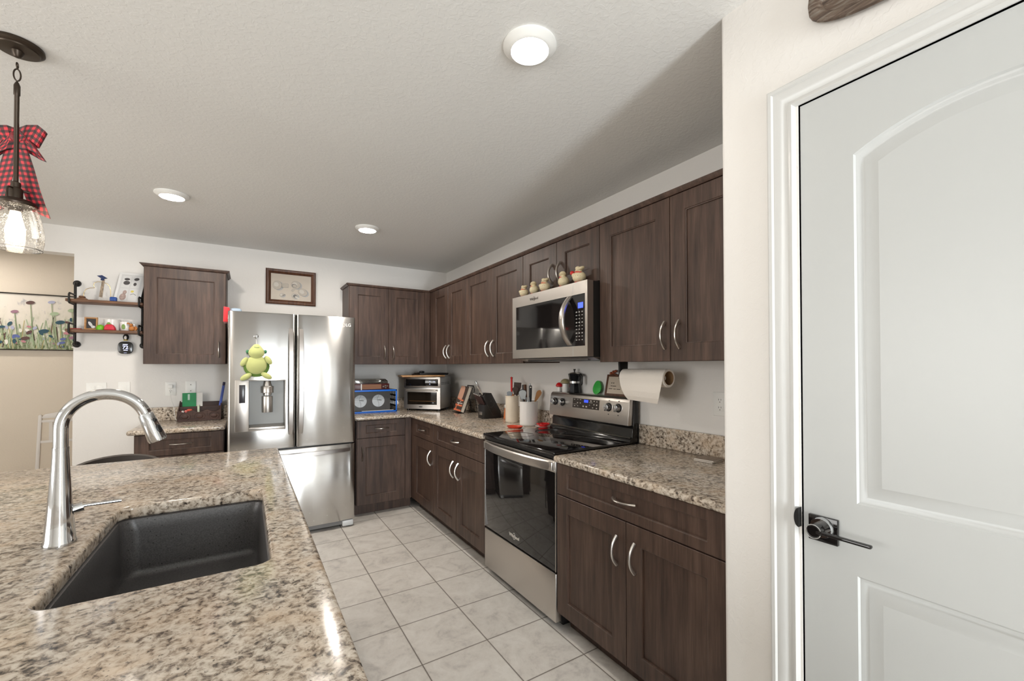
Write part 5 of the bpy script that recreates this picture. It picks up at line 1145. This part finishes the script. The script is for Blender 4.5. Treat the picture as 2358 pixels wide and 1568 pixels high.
mb = MB(); mb.tube([(.008, .080, .1285), (.008, .058, .1375), (.008, .03, .1285)], .0035, 6); mb.xf(T1); part('bead_string', mb, BEAD, t)

# ------------------------------------------------------------------ chicken figurines on the microwave
HEN = flat('hen_cream', S(226, 212, 176), .45, var=.06, vs=120); HRED = flat('hen_red', S(206, 40, 36), .4); HDK = flat('hen_dots', S(60, 46, 36), .5); HOR = flat('hen_orange', S(212, 110, 70), .4)
hens = ((2.403, .92, 20, 'cream hen figurine farthest left on top of the microwave'), (2.283, .98, -30, 'second cream hen figurine from the left on the microwave'), (2.166, 1.0, 15, 'middle cream hen figurine on top of the microwave'), (1.978, 1.06, -35, 'cream hen figurine on the microwave in front of the cabinet handles'), (1.838, 1.10, 25, 'cream hen figurine farthest right on the microwave with a red ball at its side'))
for y, k, rz, lab in hens:
    t = thing('hen_figurine', lab, 'figurine', (1.603, y, MZ1), 'cream hen figurines on the microwave', rotz=math.radians(rz))
    Q = lambda x, y_, z: (x*k, y_*k, z*k)
    mb = MB(); mb.ball(Q(0, 0, .034), .032*k, .036*k, .030*k, 22, 12); mb.ball(Q(-.010, .024, .044), .013*k, .014*k, .012*k, 14, 8); mb.ball(Q(-.004, 0, .062), .016*k, .018*k, .014*k, 18, 10); part('body', mb, HEN, t)
    mb = MB(); mb.ball(Q(-.006, -.006, .073), .021*k, .028*k, .010*k, 18, 8, Matrix.Rotation(-.4, 3, 'X')); mb.ball(Q(-.004, .006, .080), .013*k, .014*k, .010*k, 14, 8); part('hat', mb, HEN, t)
    mb = MB()
    if k > 1.05 and rz > 0: mb.ball(Q(-.008, .036, .058), .011*k, .012*k, .011*k, 12, 8)
    mb.tube([Q(-.006+.0175*math.cos(q), .0195*math.sin(q), .057+.003*math.sin(q)) for q in [2*pi*i/18 for i in range(18)]], .0032*k, 6, closed=True); part('comb', mb, HRED if k > 1.05 else HOR, t)
    mb = MB(); 
    for fy in (-.010, .010): mb.ball(Q(-.018, fy, .0042), .010*k, .008*k, .0042*k, 12, 6)
    part('feet', mb, HRED, t)
    mb = MB()
    for i in range(7):
        a = math.radians(110+i*20); mb.ball(Q(.0305*math.cos(a), .0335*math.sin(a), .036), .0016*k, .0016*k, .0032*k, 6, 4)
    part('dotted_band', mb, HDK, t)

# ------------------------------------------------------------------ paper towels
TX, TZ, TY0, TY1 = 1.790, 1.290, 1.382, 1.672
t = thing('towel_holder', 'black paper towel holder fixed under the near wall cabinet', 'holder', (TX, 1.69, 1.372))
mb = MB(); mb.prism([(TX-.033, 1.3755), (TX+.033, 1.3755), (TX+.030, 1.283), (TX+.014, 1.262), (TX-.014, 1.262), (TX-.030, 1.283)], 'y', 1.680, 1.692, .002); part('arm', mb, BLK, t); mb = MB(); mb.cyl((TX, 1.682, TZ), (TX, 1.418, TZ), .0085); mb.cyl((TX, 1.424, TZ), (TX, 1.414, TZ), .0165); part('rod', mb, BLK, t)
mb = MB(); mb.cyl((TX, 1.416, TZ), (TX, 1.410, TZ), .0125); part('end_cap', mb, WHITE, t, 'white end cap')
t = thing('paper_towel_roll', 'white paper towel roll hanging below the near wall cabinet', 'paper towels', (TX, 1.53, TZ)); 
TOW = flat('towel_paper', S(236, 229, 220), .9, bump=.5, bs=160)
rO, rI = .046, .0335
mb = MB(); mb.loft([[Vector((TX+r*math.cos(2*pi*i/40), y, TZ+r*math.sin(2*pi*i/40))) for i in range(40)] for r, y in ((rI+.0012, TY0+.0005), (rO-.002, TY0), (rO, TY0+.002), (rO, TY1-.002), (rO-.002, TY1), (rI+.0012, TY1-.0005))], ring=True); part('roll', mb, TOW, t)
mb = MB(); mb.loft([[Vector((TX+r*math.cos(2*pi*i/32), y, TZ+r*math.sin(2*pi*i/32))) for i in range(32)] for r, y in ((rI, TY0-.0006), (rI+.0011, TY0-.0006), (rI+.0011, TY1), (rI, TY1))], ring=True); part('core', mb, flat('cardboard', S(150, 118, 84), .8), t, 'brown cardboard core')
mb = MB(); Ls, Rs = [], []
path = [(TX-(rO+.001)*math.sin(math.radians(a)), TZ+(rO+.001)*math.cos(math.radians(a))) for a in range(20, 100, 8)]+[(TX-rO-.003, TZ-.015), (TX-rO-.005, TZ-.045), (TX-rO-.003, TZ-.075), (TX-rO+.004, TZ-.105), (TX-rO+.016, TZ-.130)]
for i, (x, z) in enumerate(path):
    u = max(0, i-9)/(len(path)-10); Ls.append((x, TY0+.001+.045*u*u, z)); Rs.append((x+.002*u, TY1-.001-.045*u**1.5, z+.010*u))
mb.strip(Ls, Rs, .0008); part('hanging_sheet', mb, TOW, t)

# coasters on the right counter
for k, (z, lab) in enumerate(((C1, 'lower of two thin white-edged tiles on the right counter'), (C1+.0066, 'upper grey-topped tile of the two on the right counter'))):
    t = thing('coaster', lab, 'coaster', (1.868, 1.222, z), 'stacked tiles on the right counter', rotz=math.radians(8 if k else 4))
    part('base', MB().box(-.050, -.046, 0, .050, .046, .005, .001), flat('coaster_edge', S(206, 198, 188), .6), t); part('top', MB().box(-.049, -.045, .005, .049, .045, .0064), flat('coaster_top', S(120, 106, 94), .4, var=.25, vs=60), t)

# ------------------------------------------------------------------ carved oval above the door
t = thing('dough_bowl', 'dark carved oval wooden bowl hung on the wall above the pantry door', 'wall decor', (PX, .20, 2.31))
def sup(a, b_, n=44, p=2.7): return [(math.copysign(abs(math.cos(q))**(2/p), math.cos(q))*a, math.copysign(abs(math.sin(q))**(2/p), math.sin(q))*b_) for q in [2*pi*i/n for i in range(n)]]
mb = MB(); mb.loft([[Vector((PX-d, .196+y, 2.284+z)) for y, z in sup(a, b_)] for a, b_, d in ((.31, .082, .0005), (.322, .092, .008), (.327, .096, .016), (.325, .094, .022), (.317, .087, .0245), (.307, .078, .0235), (.300, .072, .019), (.296, .068, .008), (.28, .055, .004), (.2, .02, .003))])
def bowlmat():
    m = NT('carved_bowl_wood'); n1 = m.noise(m.coord((40, 5, 55)), 2.0, 5, .65, .6); m.bs(col=m.ramp(n1.outputs['Fac'], [(.35, S(58, 46, 38)), (.5, S(96, 78, 64)), (.66, S(128, 120, 110))]), rough=.55, nor=m.bump(n1.outputs['Fac'], .5, .004)); return m.m
part('bowl', mb, bowlmat(), t)

# ------------------------------------------------------------------ seats
t = thing('hall_chair', 'white slatted wooden chair standing in the hall opening', 'chair', (-1.40, 5.25, 0)); WCH = flat('white_chair_paint', S(214, 208, 202), .45)
X0, X1, YB2 = -1.512, -1.290, 5.30
for x, s_ in ((X0, -1), (X1, 1)):
    mb = MB(); mb.prism([(x-.013+s_*.030, 0), (x+.013+s_*.030, 0), (x+.011, .93), (x, .938), (x-.011, .93)], 'y', YB2-.012, YB2+.012, .002); part('back_post', mb, WCH, t)
    mb = MB(); mb.box(x-.013+s_*.02, 4.93, 0, x+.013+s_*.02, 4.956, .44, .003); part('leg', mb, WCH, t)
for z, h_, nm in ((.868, .022, 'back_rail'), (.690, .022, 'back_rail'), (.24, .022, 'stretcher')): part(nm, MB().box(X0-.008, YB2-.009, z, X1+.008, YB2+.009, z+h_, .002), WCH, t)
for x in (-1.447, -1.401, -1.355): part('back_slat', MB().box(x-.011, YB2-.006, .712, x+.011, YB2+.006, .868), WCH, t)
part('crest_rail', MB().prism([(X0, .905), (X1, .905), (X1-.03, .940), (-1.401, .956), (X0+.03, .940)], 'y', YB2-.008, YB2+.008, .002), WCH, t)
part('seat', MB().box(X0-.03, 4.92, .44, X1+.03, YB2+.015, .465, .006), WCH, t)
t = thing('bar_stool', 'dark round-backed stool just visible behind the island', 'stool', (-.575, 2.97, 0)); STL = flat('dark_stool', S(62, 54, 48), .6)
mb = MB(); L = []
for i in range(17):
    a = math.radians(180*i/16); x = -.575+.185*math.cos(a); y = 2.955+.165*math.sin(a); hgt = .800+.068*math.sin(a)**.7 if 0 < i < 16 else .800
    dx, dy = math.cos(a), math.sin(a); L.append([Vector((x, y, .60)), Vector((x+.022*dx, y+.022*dy, .60)), Vector((x+.022*dx, y+.022*dy, hgt-.006)), Vector((x+.011*dx, y+.011*dy, hgt)), Vector((x, y, hgt-.006))])
mb.loft(L); part('backrest', mb, STL, t); mb = MB(); mb.lathe([(0, .60), (.19, .60), (.20, .615), (.195, .655), (.15, .667), (0, .67)], (-.575, 2.97, 0), 32); part('seat', mb, STL, t)
for k in range(4):
    a = pi/4+k*pi/2; mb = MB(); mb.tube([(-.575+.13*math.cos(a), 2.97+.13*math.sin(a), .602), (-.575+.19*math.cos(a), 2.97+.19*math.sin(a), 0)], [.016, .011], 10); part('leg', mb, STL, t)
mb = MB(); mb.tube([(-.575+.172*math.cos(a), 2.97+.172*math.sin(a), .20) for a in [2*pi*i/32 for i in range(32)]], .007, 8, closed=True); part('foot_ring', mb, STL, t)
